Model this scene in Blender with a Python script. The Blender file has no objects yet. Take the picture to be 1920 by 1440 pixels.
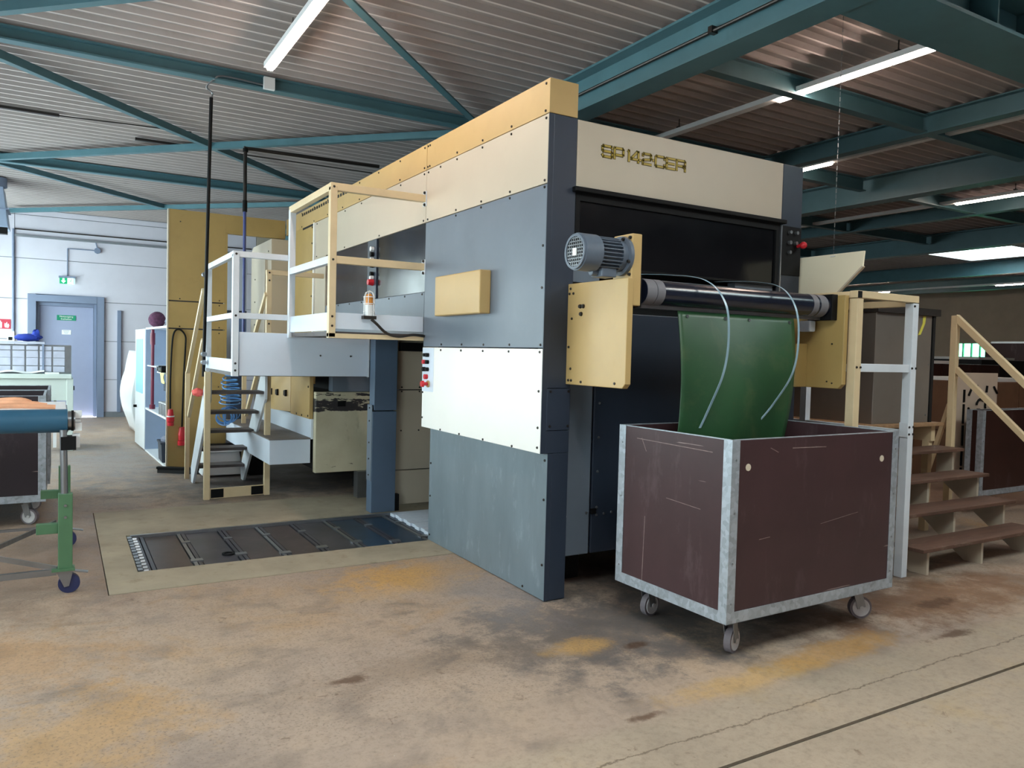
import bpy, bmesh, math, random
from mathutils import Vector, Matrix
random.seed(7)
scene = bpy.context.scene
COL = scene.collection
PI = math.pi

# ------------------------------------------------------------------ camera
CAM = Vector((-2.53099, -3.85871, 1.5))
RIGHT = Vector((0.86229692, -0.50575929, 0.02552579))
DOWN = Vector((0.002201, -0.04666254, -0.99890829))
FWD = Vector((0.50639825, 0.86141172, -0.03912378))
cd = bpy.data.cameras.new('camera'); cam = bpy.data.objects.new('camera', cd); COL.objects.link(cam)
cd.sensor_fit = 'HORIZONTAL'; cd.sensor_width = 36.0; cd.lens = 1441.0 / 1920.0 * 36.0
cd.clip_start = 0.05; cd.clip_end = 200
m3 = Matrix((RIGHT, -DOWN, -FWD)).transposed()
cam.matrix_world = Matrix.Translation(CAM) @ m3.to_4x4()
scene.camera = cam

# ------------------------------------------------------------------ world, light, exposure
vs = scene.view_settings
vs.view_transform = 'Standard'; vs.look = 'None'; vs.gamma = 1.0; vs.use_curve_mapping = False
vs.exposure = 0.0
world = bpy.data.worlds.new('overcast_sky'); scene.world = world; world.use_nodes = True
wn = world.node_tree.nodes; wl = world.node_tree.links
bg = wn['Background']; bg.inputs['Color'].default_value = (0.91, 0.93, 1.0, 1); bg.inputs['Strength'].default_value = 15.0
def portal(name, loc, rot, sx, sy):
    ld = bpy.data.lights.new(name, 'AREA'); ld.shape = 'RECTANGLE'; ld.size = sx; ld.size_y = sy
    ld.cycles.is_portal = True
    o = bpy.data.objects.new(name, ld); COL.objects.link(o); o.location = loc; o.rotation_euler = rot
XW = -4.5                       # inner face of the window wall
WIN = [(-3.0, 0.2, 0.95, 2.15), (0.8, 4.6, 0.95, 2.25), (5.2, 9.0, 0.95, 2.9), (9.6, 13.3, 0.95, 3.4)]   # its windows: y0 y1 z0 z1
for a, b, c, d in WIN:
    portal('daylight_portal', (XW - 0.02, (a + b) / 2, (c + d) / 2), (0, -PI / 2, 0), d - c, b - a)
SKYL = [(14.7, 16.5, 4.9, 6.7), (-2.4, 0.4, -3.8, -2.2), (3.0, 5.2, -3.8, -2.2)]      # roof lights x0 x1 y0 y1
for q in SKYL:
    portal('skylight_portal', ((q[0] + q[1]) / 2, (q[2] + q[3]) / 2, 4.28), (0, 0, 0), q[1] - q[0], q[3] - q[2])
scene.cycles.max_bounces = 8; scene.cycles.diffuse_bounces = 5; scene.cycles.glossy_bounces = 3; scene.cycles.transparent_max_bounces = 8
scene.cycles.sample_clamp_indirect = 8.0
LAMP_E = 60.0

# ------------------------------------------------------------------ materials
def lin(c):
    return tuple(((v / 255) / 12.92 if v / 255 <= 0.04045 else ((v / 255 + 0.055) / 1.055) ** 2.4) for v in c) + (1.0,)
MATS = {}
def nodes_of(name):
    m = bpy.data.materials.new(name); m.use_nodes = True
    nt = m.node_tree; b = nt.nodes['Principled BSDF']
    return m, nt, b
def noise(nt, scale, detail=4, rough=0.55, vec=None, stretch=None, dist=0.0):
    n = nt.nodes.new('ShaderNodeTexNoise'); n.inputs['Scale'].default_value = scale
    n.inputs['Detail'].default_value = detail; n.inputs['Roughness'].default_value = rough; n.inputs['Distortion'].default_value = dist
    if vec is None:
        tc = nt.nodes.new('ShaderNodeTexCoord'); vec = tc.outputs['Object']
    if stretch:
        mp = nt.nodes.new('ShaderNodeMapping'); mp.inputs['Scale'].default_value = stretch
        nt.links.new(vec, mp.inputs['Vector']); vec = mp.outputs['Vector']
    nt.links.new(vec, n.inputs['Vector'])
    return n.outputs['Fac']
def ramp(nt, fac, stops):
    r = nt.nodes.new('ShaderNodeValToRGB')
    el = r.color_ramp.elements
    while len(el) < len(stops): el.new(0.5)
    for e, (p, c) in zip(el, stops): e.position = p; e.color = c if len(c) == 4 else tuple(c) + (1,)
    nt.links.new(fac, r.inputs['Fac']); return r.outputs['Color']
def mix(nt, fac, a, b):
    m = nt.nodes.new('ShaderNodeMix'); m.data_type = 'RGBA'
    for sock, v in ((m.inputs[0], fac), (m.inputs[6], a), (m.inputs[7], b)):
        if isinstance(v, (int, float)): sock.default_value = v
        elif isinstance(v, tuple): sock.default_value = v
        else: nt.links.new(v, sock)
    return m.outputs[2]
BLK = (0, 0, 0, 1); WHT = (1, 1, 1, 1)
def M(name, rgb, rough=0.5, metal=0.0, var=0.10, scale=5.0, bump=0.0, spec=0.5, dirt=0.0, dirtc=(60, 55, 50), stretch=None):
    if name in MATS: return MATS[name]
    m, nt, b = nodes_of(name)
    c = lin(rgb); f = noise(nt, scale, 5, 0.6, stretch=stretch)
    lo = tuple(v * (1 - var) for v in c[:3]) + (1,); hi = tuple(min(1, v * (1 + var)) for v in c[:3]) + (1,)
    col = ramp(nt, f, [(0.3, lo), (0.7, hi)])
    if dirt > 0:
        d = noise(nt, scale * 2.3, 8, 0.7, stretch=stretch)
        col = mix(nt, ramp(nt, d, [(0.56, BLK), (0.74, (dirt,) * 3)]), col, lin(dirtc))
    nt.links.new(col, b.inputs['Base Color'])
    b.inputs['Roughness'].default_value = rough; b.inputs['Metallic'].default_value = metal
    b.inputs['Specular IOR Level'].default_value = spec
    if bump > 0:
        bn = nt.nodes.new('ShaderNodeBump'); bn.inputs['Strength'].default_value = bump; bn.inputs['Distance'].default_value = 0.01
        nt.links.new(noise(nt, scale * 12, 6, 0.6, stretch=stretch), bn.inputs['Height']); nt.links.new(bn.outputs['Normal'], b.inputs['Normal'])
    MATS[name] = m; return m
def EM(name, rgb, strength):
    if name in MATS: return MATS[name]
    m, nt, b = nodes_of(name)
    b.inputs['Base Color'].default_value = lin(rgb); b.inputs['Emission Color'].default_value = lin(rgb); b.inputs['Emission Strength'].default_value = strength
    f = noise(nt, 3.0, 2); r = ramp(nt, f, [(0.0, tuple(v * 0.97 for v in lin(rgb)[:3])), (1.0, lin(rgb))]); nt.links.new(r, b.inputs['Emission Color'])
    MATS[name] = m; return m

def m_floor(name):
    m, nt, b = nodes_of(name)
    geo = nt.nodes.new('ShaderNodeNewGeometry'); pos = geo.outputs['Position']
    sep = nt.nodes.new('ShaderNodeSeparateXYZ'); nt.links.new(pos, sep.inputs[0])
    def math_(op, x, y=None, z=None):
        n = nt.nodes.new('ShaderNodeMath'); n.operation = op
        for i, v in enumerate((x, y, z)):
            if v is None: continue
            if isinstance(v, (int, float)): n.inputs[i].default_value = v
            else: nt.links.new(v, n.inputs[i])
        return n.outputs[0]
    def rng(v, a0, a1, b0, b1):
        n = nt.nodes.new('ShaderNodeMapRange'); nt.links.new(v, n.inputs[0])
        for i, q in enumerate((a0, a1, b0, b1)): n.inputs[i + 1].default_value = q
        return n.outputs[0]
    n1 = noise(nt, 0.55, 6, 0.62, pos, dist=0.4)
    n2 = noise(nt, 3.2, 8, 0.7, pos)
    n3 = noise(nt, 26, 6, 0.75, pos)
    n4 = noise(nt, 75, 3, 0.6, pos)
    wob = noise(nt, 3.4, 10, 0.80, pos)
    T = lambda *c: tuple(v * 0.88 for v in lin(c)[:3]) + (1,)
    c = ramp(nt, n1, [(0.28, T(148, 131, 121)), (0.45, T(172, 151, 135)), (0.6, T(180, 156, 135)), (0.75, T(178, 148, 117))])
    och = noise(nt, 1.1, 7, 0.7, pos, dist=0.6)
    c = mix(nt, ramp(nt, och, [(0.56, BLK), (0.70, (0.5,) * 3)]), c, T(182, 136, 76))
    c = mix(nt, ramp(nt, n2, [(0.36, (0.55,) * 3), (0.50, BLK)]), c, T(118, 104, 96))
    def blob(cx, cy, rx, ry, strength, col, amp=4.2, soft=0.75):
        nonlocal c
        vm = nt.nodes.new('ShaderNodeMapping'); vm.vector_type = 'POINT'
        vm.inputs['Location'].default_value = (-cx / rx, -cy / ry, 0); vm.inputs['Scale'].default_value = (1 / rx, 1 / ry, 0)
        nt.links.new(pos, vm.inputs['Vector'])
        ln = nt.nodes.new('ShaderNodeVectorMath'); ln.operation = 'LENGTH'; nt.links.new(vm.outputs[0], ln.inputs[0])
        d = math_('MULTIPLY_ADD', wob, amp, ln.outputs['Value'])
        c = mix(nt, rng(d, amp * 0.5 + 0.45, amp * 0.5 + 0.45 + soft, strength, 0.0), c, col)
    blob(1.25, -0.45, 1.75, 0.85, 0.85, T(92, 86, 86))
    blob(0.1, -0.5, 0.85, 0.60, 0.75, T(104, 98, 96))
    blob(-0.3, 5.2, 1.9, 1.5, 0.80, T(92, 90, 94))
    blob(2.4, -1.05, 1.3, 0.34, 0.75, T(128, 88, 56))
    blob(-2.6, 2.2, 0.9, 1.3, 0.60, T(128, 104, 90))
    blob(-2.0, 7.0, 0.8, 1.6, 0.45, T(150, 146, 148))
    blob(-0.45, 0.90, 0.55, 0.30, 0.80, T(208, 158, 84)); blob(-0.62, 0.62, 0.45, 0.18, 0.45, T(204, 158, 92))
    blob(-0.18, 0.45, 0.30, 0.75, 0.45, T(150, 142, 142))
    blob(-2.45, -0.55, 0.4, 0.4, 0.45, T(196, 146, 70)); blob(-2.75, 0.35, 0.45, 0.45, 0.4, T(186, 134, 70))
    blob(-0.23, -0.68, 0.20, 0.10, 0.75, T(206, 162, 98)); blob(0.25, -1.38, 0.5, 0.10, 0.6, T(200, 160, 98)); blob(0.95, -1.33, 0.5, 0.11, 0.65, T(196, 148, 84))
    blob(-0.95, -0.55, 0.6, 0.22, 0.40, T(126, 104, 84))
    # the smoother lane along the front
    lane = rng(math_('MULTIPLY_ADD', wob, 0.16, sep.outputs[1]), -1.44, -1.34, 1.0, 0.0)
    lc = ramp(nt, noise(nt, 1.3, 7, 0.7, pos), [(0.3, T(158, 142, 124)), (0.55, T(176, 158, 138)), (0.75, T(180, 154, 116))])
    c = mix(nt, math_('MULTIPLY', lane, 0.85), c, lc)
    for cx, cy, rx, ry in ((1.6, -1.01, 0.16, 0.09), (1.72, -1.47, 0.20, 0.045), (-0.41, -1.44, 0.10, 0.03), (-1.39, -0.54, 0.10, 0.05), (0.05, -0.80, 0.09, 0.04), (1.45, -1.12, 0.18, 0.05), (2.25, -1.10, 0.35, 0.07)):
        blob(cx, cy, rx, ry, 0.8, T(84, 54, 34), 4.5, 0.6)
    # drips, pits and pale crumbs
    sp = noise(nt, 9.0, 4, 0.6, pos, dist=1.2)
    c = mix(nt, ramp(nt, sp, [(0.67, BLK), (0.74, (0.65,) * 3)]), c, T(98, 74, 56))
    rough_zone = rng(math_('MULTIPLY_ADD', wob, 0.6, sep.outputs[1]), -0.95, -0.55, 0.25, 1.0)
    c = mix(nt, math_('MULTIPLY', ramp(nt, n4, [(0.54, BLK), (0.66, (0.55,) * 3)]), rough_zone), c, T(104, 88, 76))
    c = mix(nt, ramp(nt, noise(nt, 34.0, 2, 0.5, pos), [(0.79, BLK), (0.82, (0.7,) * 3)]), c, T(216, 206, 194))
    c = mix(nt, ramp(nt, n3, [(0.33, (0.4,) * 3), (0.52, BLK)]), c, T(122, 106, 94))
    # hairline crack in the lane
    ck = math_('ABSOLUTE', math_('ADD', math_('MULTIPLY_ADD', wob, 0.13, sep.outputs[1]), 1.67 - 0.065))
    c = mix(nt, rng(ck, 0.002, 0.007, 0.75, 0.0), c, T(92, 74, 60))
    nt.links.new(c, b.inputs['Base Color'])
    nt.links.new(rng(n2, 0.3, 0.7, 0.38, 0.75), b.inputs['Roughness'])
    bn = nt.nodes.new('ShaderNodeBump'); bn.inputs['Strength'].default_value = 0.3; bn.inputs['Distance'].default_value = 0.006
    nt.links.new(n3, bn.inputs['Height']); nt.links.new(bn.outputs['Normal'], b.inputs['Normal'])
    MATS[name] = m; return m

def m_ply(name, rgb, seed=0.0):
    """brown film-faced plywood, scuffed and scratched"""
    m, nt, b = nodes_of(name)
    tc = nt.nodes.new('ShaderNodeTexCoord'); ob = tc.outputs['Object']
    c0 = lin(rgb)
    c = ramp(nt, noise(nt, 2.5, 5, 0.6, ob), [(0.3, tuple(v * 0.85 for v in c0[:3])), (0.7, tuple(v * 1.15 for v in c0[:3]))])
    s1 = noise(nt, 5.0, 8, 0.75, ob, stretch=(1.2, 1.2, 0.35))
    c = mix(nt, ramp(nt, s1, [(0.56, BLK), (0.76, (0.22,) * 3)]), c, lin((140, 122, 126)))
    s2 = noise(nt, 3.0, 3, 0.5, ob, stretch=(0.6, 0.6, 16.0), dist=0.3)
    c = mix(nt, ramp(nt, s2, [(0.725, BLK), (0.74, (0.5,) * 3)]), c, lin((176, 156, 150)))
    s4 = noise(nt, 17.0, 2, 0.5, ob)
    c = mix(nt, ramp(nt, s4, [(0.80, BLK), (0.815, (0.6,) * 3)]), c, lin((190, 176, 166)))
    nt.links.new(c, b.inputs['Base Color']); b.inputs['Roughness'].default_value = 0.42; b.inputs['Specular IOR Level'].default_value = 0.4
    MATS[name] = m; return m

def m_galv(name, rgb=(176, 184, 194), rough=0.42):
    m, nt, b = nodes_of(name)
    tc = nt.nodes.new('ShaderNodeTexCoord'); ob = tc.outputs['Object']
    v = nt.nodes.new('ShaderNodeTexVoronoi'); v.inputs['Scale'].default_value = 42; nt.links.new(ob, v.inputs['Vector'])
    c0 = lin(rgb)[:3]
    c = ramp(nt, v.outputs['Color'], [(0.0, tuple(x * 0.72 for x in c0)), (1.0, tuple(min(1, x * 1.15) for x in c0))])
    d = noise(nt, 7, 7, 0.7, ob)
    c = mix(nt, ramp(nt, d, [(0.55, BLK), (0.72, (0.5,) * 3)]), c, lin((120, 116, 112)))
    nt.links.new(c, b.inputs['Base Color']); b.inputs['Metallic'].default_value = 0.45; b.inputs['Roughness'].default_value = rough
    MATS[name] = m; return m

def m_peel(name):
    """cream paint, flaked to dark metal in bands near the top"""
    m, nt, b = nodes_of(name)
    geo = nt.nodes.new('ShaderNodeNewGeometry'); pos = geo.outputs['Position']
    c = ramp(nt, noise(nt, 3, 6, 0.65, pos), [(0.3, lin((188, 178, 150))), (0.7, lin((206, 198, 172)))])
    sep = nt.nodes.new('ShaderNodeSeparateXYZ'); nt.links.new(pos, sep.inputs[0])
    def band(z0, z1, thr):
        nonlocal c
        n = noise(nt, 7.0, 7, 0.68, pos, stretch=(1, 1, 4.0))
        a = nt.nodes.new('ShaderNodeMapRange'); a.inputs[1].default_value = z0 - 0.03; a.inputs[2].default_value = z0 + 0.02; nt.links.new(sep.outputs[2], a.inputs[0])
        e = nt.nodes.new('ShaderNodeMapRange'); e.inputs[1].default_value = z1 - 0.02; e.inputs[2].default_value = z1 + 0.03; e.inputs[3].default_value = 1; e.inputs[4].default_value = 0; nt.links.new(sep.outputs[2], e.inputs[0])
        mu = nt.nodes.new('ShaderNodeMath'); mu.operation = 'MULTIPLY'; nt.links.new(a.outputs[0], mu.inputs[0]); nt.links.new(e.outputs[0], mu.inputs[1])
        m2 = nt.nodes.new('ShaderNodeMath'); m2.operation = 'MULTIPLY'; nt.links.new(mu.outputs[0], m2.inputs[0]); nt.links.new(n, m2.inputs[1])
        c = mix(nt, ramp(nt, m2.outputs[0], [(thr, BLK), (thr + 0.02, WHT)]), c, lin((52, 48, 50)))
    band(0.87, 1.02, 0.40); band(0.30, 0.37, 0.60); band(1.02, 1.08, 0.50)
    sc = noise(nt, 10, 5, 0.7, pos, stretch=(1, 1, 0.3))
    c = mix(nt, ramp(nt, sc, [(0.62, BLK), (0.75, (0.5,) * 3)]), c, lin((128, 118, 98)))
    nt.links.new(c, b.inputs['Base Color']); b.inputs['Roughness'].default_value = 0.55
    MATS[name] = m; return m

def m_glass_dark(name, rgb=(14, 14, 18), rough=0.06, spec=0.5):
    m, nt, b = nodes_of(name)
    f = noise(nt, 2.0, 5, 0.6); nt.links.new(ramp(nt, f, [(0.3, tuple(v * 0.8 for v in lin(rgb)[:3])), (0.7, tuple(v * 1.3 for v in lin(rgb)[:3]))]), b.inputs['Base Color'])
    b.inputs['Roughness'].default_value = rough; b.inputs['Specular IOR Level'].default_value = spec
    r = nt.nodes.new('ShaderNodeMapRange'); nt.links.new(noise(nt, 5, 6, 0.7), r.inputs[0]); r.inputs[3].default_value = rough; r.inputs[4].default_value = rough + 0.18; nt.links.new(r.outputs[0], b.inputs['Roughness'])
    MATS[name] = m; return m
def m_pane(name, tint=(235, 245, 242), gl=0.08):
    m = bpy.data.materials.new(name); m.use_nodes = True; nt = m.node_tree; nt.nodes.clear()
    out = nt.nodes.new('ShaderNodeOutputMaterial'); mx = nt.nodes.new('ShaderNodeMixShader'); tr = nt.nodes.new('ShaderNodeBsdfTransparent'); gs = nt.nodes.new('ShaderNodeBsdfGlossy')
    tr.inputs[0].default_value = lin(tint); gs.inputs['Roughness'].default_value = 0.02; mx.inputs[0].default_value = gl
    nt.links.new(tr.outputs[0], mx.inputs[1]); nt.links.new(gs.outputs[0], mx.inputs[2]); nt.links.new(mx.outputs[0], out.inputs[0])
    MATS[name] = m; return m
def m_green(name):
    m, nt, b = nodes_of(name)
    tc = nt.nodes.new('ShaderNodeTexCoord'); ob = tc.outputs['Object']
    c = ramp(nt, noise(nt, 2.2, 5, 0.6, ob), [(0.3, lin((32, 66, 40))), (0.7, lin((42, 82, 48)))])
    c = mix(nt, ramp(nt, noise(nt, 3.4, 6, 0.7, ob, dist=0.5), [(0.5, BLK), (0.72, (0.55,) * 3)]), c, lin((84, 96, 62)))
    c = mix(nt, ramp(nt, noise(nt, 5.5, 6, 0.75, ob), [(0.66, BLK), (0.75, (0.45,) * 3)]), c, lin((110, 74, 44)))
    nt.links.new(c, b.inputs['Base Color']); b.inputs['Roughness'].default_value = 0.38
    MATS[name] = m; return m

FLOOR = m_floor('stained_concrete'); LANE = FLOOR
FRAMEC = M('pale_screed', (158, 146, 126), 0.7, var=0.16, scale=3, bump=0.2, dirt=0.75, dirtc=(120, 104, 80))
CEIL = M('roof_sheet_paint', (160, 152, 150), 0.55, var=0.07, scale=2, dirt=0.25, dirtc=(110, 96, 88))
CEILR = M('roof_rib_lit_tone', (204, 194, 190), 0.5, var=0.05, scale=2)  # sheet colour made lighter: light on the low ribs put into the colour
TEAL = M('teal_steel_paint', (74, 112, 122), 0.42, var=0.10, scale=3, dirt=0.2, dirtc=(40, 70, 80))
WALLP = M('wall_white_paint', (208, 206, 217), 0.75, var=0.04, scale=2, bump=0.08)
WALLD = M('wall_shade_panel', (176, 166, 150), 0.8, var=0.08, scale=2)
DOORG = M('door_grey_paint', (152, 160, 187), 0.5, var=0.04, scale=2)
DFRAME = M('door_frame_grey', (122, 134, 158), 0.5, var=0.05, scale=2)
GREYP = M('blue_grey_panel_paint', (104, 114, 127), 0.42, var=0.06, scale=3, dirt=0.12, dirtc=(128, 138, 150))
GREYW = M('worn_blue_grey_paint', (110, 123, 132), 0.45, var=0.12, scale=5, dirt=0.55, dirtc=(150, 166, 178), stretch=(1, 1, 0.35))
NAVY = M('shaded_blue_grey_paint', (44, 53, 68), 0.4, var=0.07, scale=3)  # the panels' blue grey again, with the front's shade put into the colour
DKNAVY = M('deep_navy_paint', (44, 52, 66), 0.4, var=0.1, scale=3)
YEL = M('ochre_yellow_paint', (188, 157, 104), 0.42, var=0.05, scale=3, dirt=0.10, dirtc=(150, 118, 60))
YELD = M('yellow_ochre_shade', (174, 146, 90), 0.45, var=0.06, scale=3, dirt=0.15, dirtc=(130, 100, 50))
CREAM = M('cream_panel_paint', (192, 179, 160), 0.42, var=0.035, scale=2, dirt=0.08, dirtc=(170, 158, 136))
COVERC = M('glossy_cream_cover', (238, 230, 206), 0.25, var=0.03, scale=2)
WPAN = M('white_panel_paint', (244, 242, 238), 0.35, var=0.02, scale=2)
RAILC = M('cream_rail_paint', (218, 196, 158), 0.45, var=0.06, scale=5, dirt=0.1, dirtc=(150, 128, 96))
RAILW = M('white_rail_paint', (214, 220, 228), 0.42, var=0.05, scale=5, dirt=0.12, dirtc=(130, 128, 126))
PLATW = M('white_sheet_metal', (214, 224, 238), 0.4, var=0.03, scale=3)
BLACKP = M('black_plastic', (15, 15, 17), 0.6, var=0.1, scale=8, spec=0.2)
DARK = M('black_recess', (10, 11, 14), 0.7, var=0.1)
BOLT = M('dark_screw_steel', (58, 54, 52), 0.4, 0.7, var=0.1)
STEEL = M('brushed_steel', (150, 152, 156), 0.32, 0.85, var=0.12, scale=8, stretch=(1, 8, 1))
STAIN = M('stainless_sheet', (140, 132, 126), 0.34, 0.45, var=0.12, scale=1.4, dirt=0.25, dirtc=(150, 140, 130))
GALV = m_galv('galvanised_steel')
PLY = m_ply('brown_film_plywood', (64, 43, 46)); PLYD = m_ply('dark_film_plywood', (44, 36, 42)); PLYR = m_ply('redbrown_film_plywood', (50, 26, 22))
PEEL = m_peel('flaking_cream_paint'); POSTB = M('mid_blue_post_paint', (86, 104, 126), 0.42, var=0.06, scale=3)
GLASSD = m_glass_dark('dark_machine_glass'); GLASSP = m_glass_dark('smoked_side_glass', (42, 39, 45), 0.16, 0.12)
PANE = m_pane('clear_pane'); PANEG = m_pane('green_tinted_pane', (150, 225, 195), 0.05)
GREENC = m_green('green_rubber_cloth')
TREADW = M('worn_tread_wood', (92, 66, 54), 0.6, var=0.25, scale=6, dirt=0.5, dirtc=(150, 128, 112), bump=0.15, stretch=(0.4, 3, 1))
TREADD = M('dark_tread_rubber', (84, 76, 76), 0.6, var=0.2, scale=8, dirt=0.3, dirtc=(130, 122, 118))
BOARD = M('platform_plank_wood', (158, 124, 92), 0.7, var=0.25, scale=7, dirt=0.5, dirtc=(96, 62, 42), stretch=(4, 0.5, 4))
MOTORG = M('motor_grey_paint', (92, 102, 116), 0.38, var=0.08, scale=8)
TUBE = M('glossy_navy_tube', (22, 28, 44), 0.22, 0.0, var=0.2, scale=6, spec=0.7)
BLUER = M('blue_belt', (38, 86, 114), 0.45, var=0.08, scale=4)
GREENL = M('green_leg_paint', (78, 116, 84), 0.45, var=0.1, scale=5, dirt=0.15, dirtc=(60, 80, 60))
RED = M('red_plastic', (200, 30, 44), 0.35, var=0.06); MAROON = M('maroon_paint', (110, 24, 52), 0.4, var=0.1)
WHITEP = M('white_plastic', (232, 234, 236), 0.35, var=0.03); ORANGE = M('amber_lens', (214, 140, 60), 0.25, var=0.05)
BLUEC = M('blue_cloth', (34, 58, 158), 0.8, var=0.2, scale=10); CABB = M('blue_cable', (58, 70, 128), 0.4, var=0.1)
PAPER = M('white_paper', (236, 238, 236), 0.7, var=0.04); GREENS = M('sign_green', (0, 138, 100), 0.5, var=0.04); REDS = M('sign_red', (188, 50, 70), 0.5, var=0.04)
GOLD = M('gold_letter', (176, 150, 56), 0.45, var=0.06); GOLDD = M('dark_letter_edge', (92, 76, 30), 0.5, var=0.06)
WHEELW = M('grey_white_wheel', (206, 204, 206), 0.45, var=0.08, scale=10); WHEELB = M('blue_wheel_rubber', (38, 44, 84), 0.5, var=0.1); TYRE = M('grey_tyre', (120, 112, 118), 0.6, var=0.1)
MINT = M('pale_green_machine_paint', (206, 216, 210), 0.5, var=0.03); LBLUE = M('light_blue_panel', (150, 210, 232), 0.35, var=0.05)
GREYM = M('grey_mat', (186, 188, 204), 0.75, var=0.08, scale=9, bump=0.2); ORW = M('orange_wood', (226, 166, 130), 0.6, var=0.15, scale=8)
RUBMAT = M('grey_rubber_mat', (124, 116, 114), 0.7, var=0.12, scale=8); BROWNB = M('brown_carton', (110, 78, 56), 0.8, var=0.12)
MDF = M('die_board_wood', (206, 184, 164), 0.65, var=0.06, scale=4); BLUEP = M('dark_blue_plate', (40, 62, 84), 0.35, 0.2, var=0.3, scale=3)
BRNP = M('oily_brown_plate', (74, 60, 58), 0.35, 0.3, var=0.3, scale=4, dirt=0.3, dirtc=(120, 110, 104)); GRYP = M('oily_grey_plate', (70, 68, 76), 0.35, 0.3, var=0.3, scale=4, dirt=0.3, dirtc=(120, 112, 108))
CONC_W = M('pale_plinth', (120, 124, 130), 0.7, var=0.08); YTAPE = M('yellow_tape', (222, 212, 90), 0.5, var=0.05)
TUBELIT = EM('lit_lamp_tube', (255, 226, 208), LAMP_E)
EXITLIT = EM('lit_sign_white', (225, 255, 246), 1.7); EXITG = EM('lit_sign_green', (0, 140, 90), 1.0)

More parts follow.
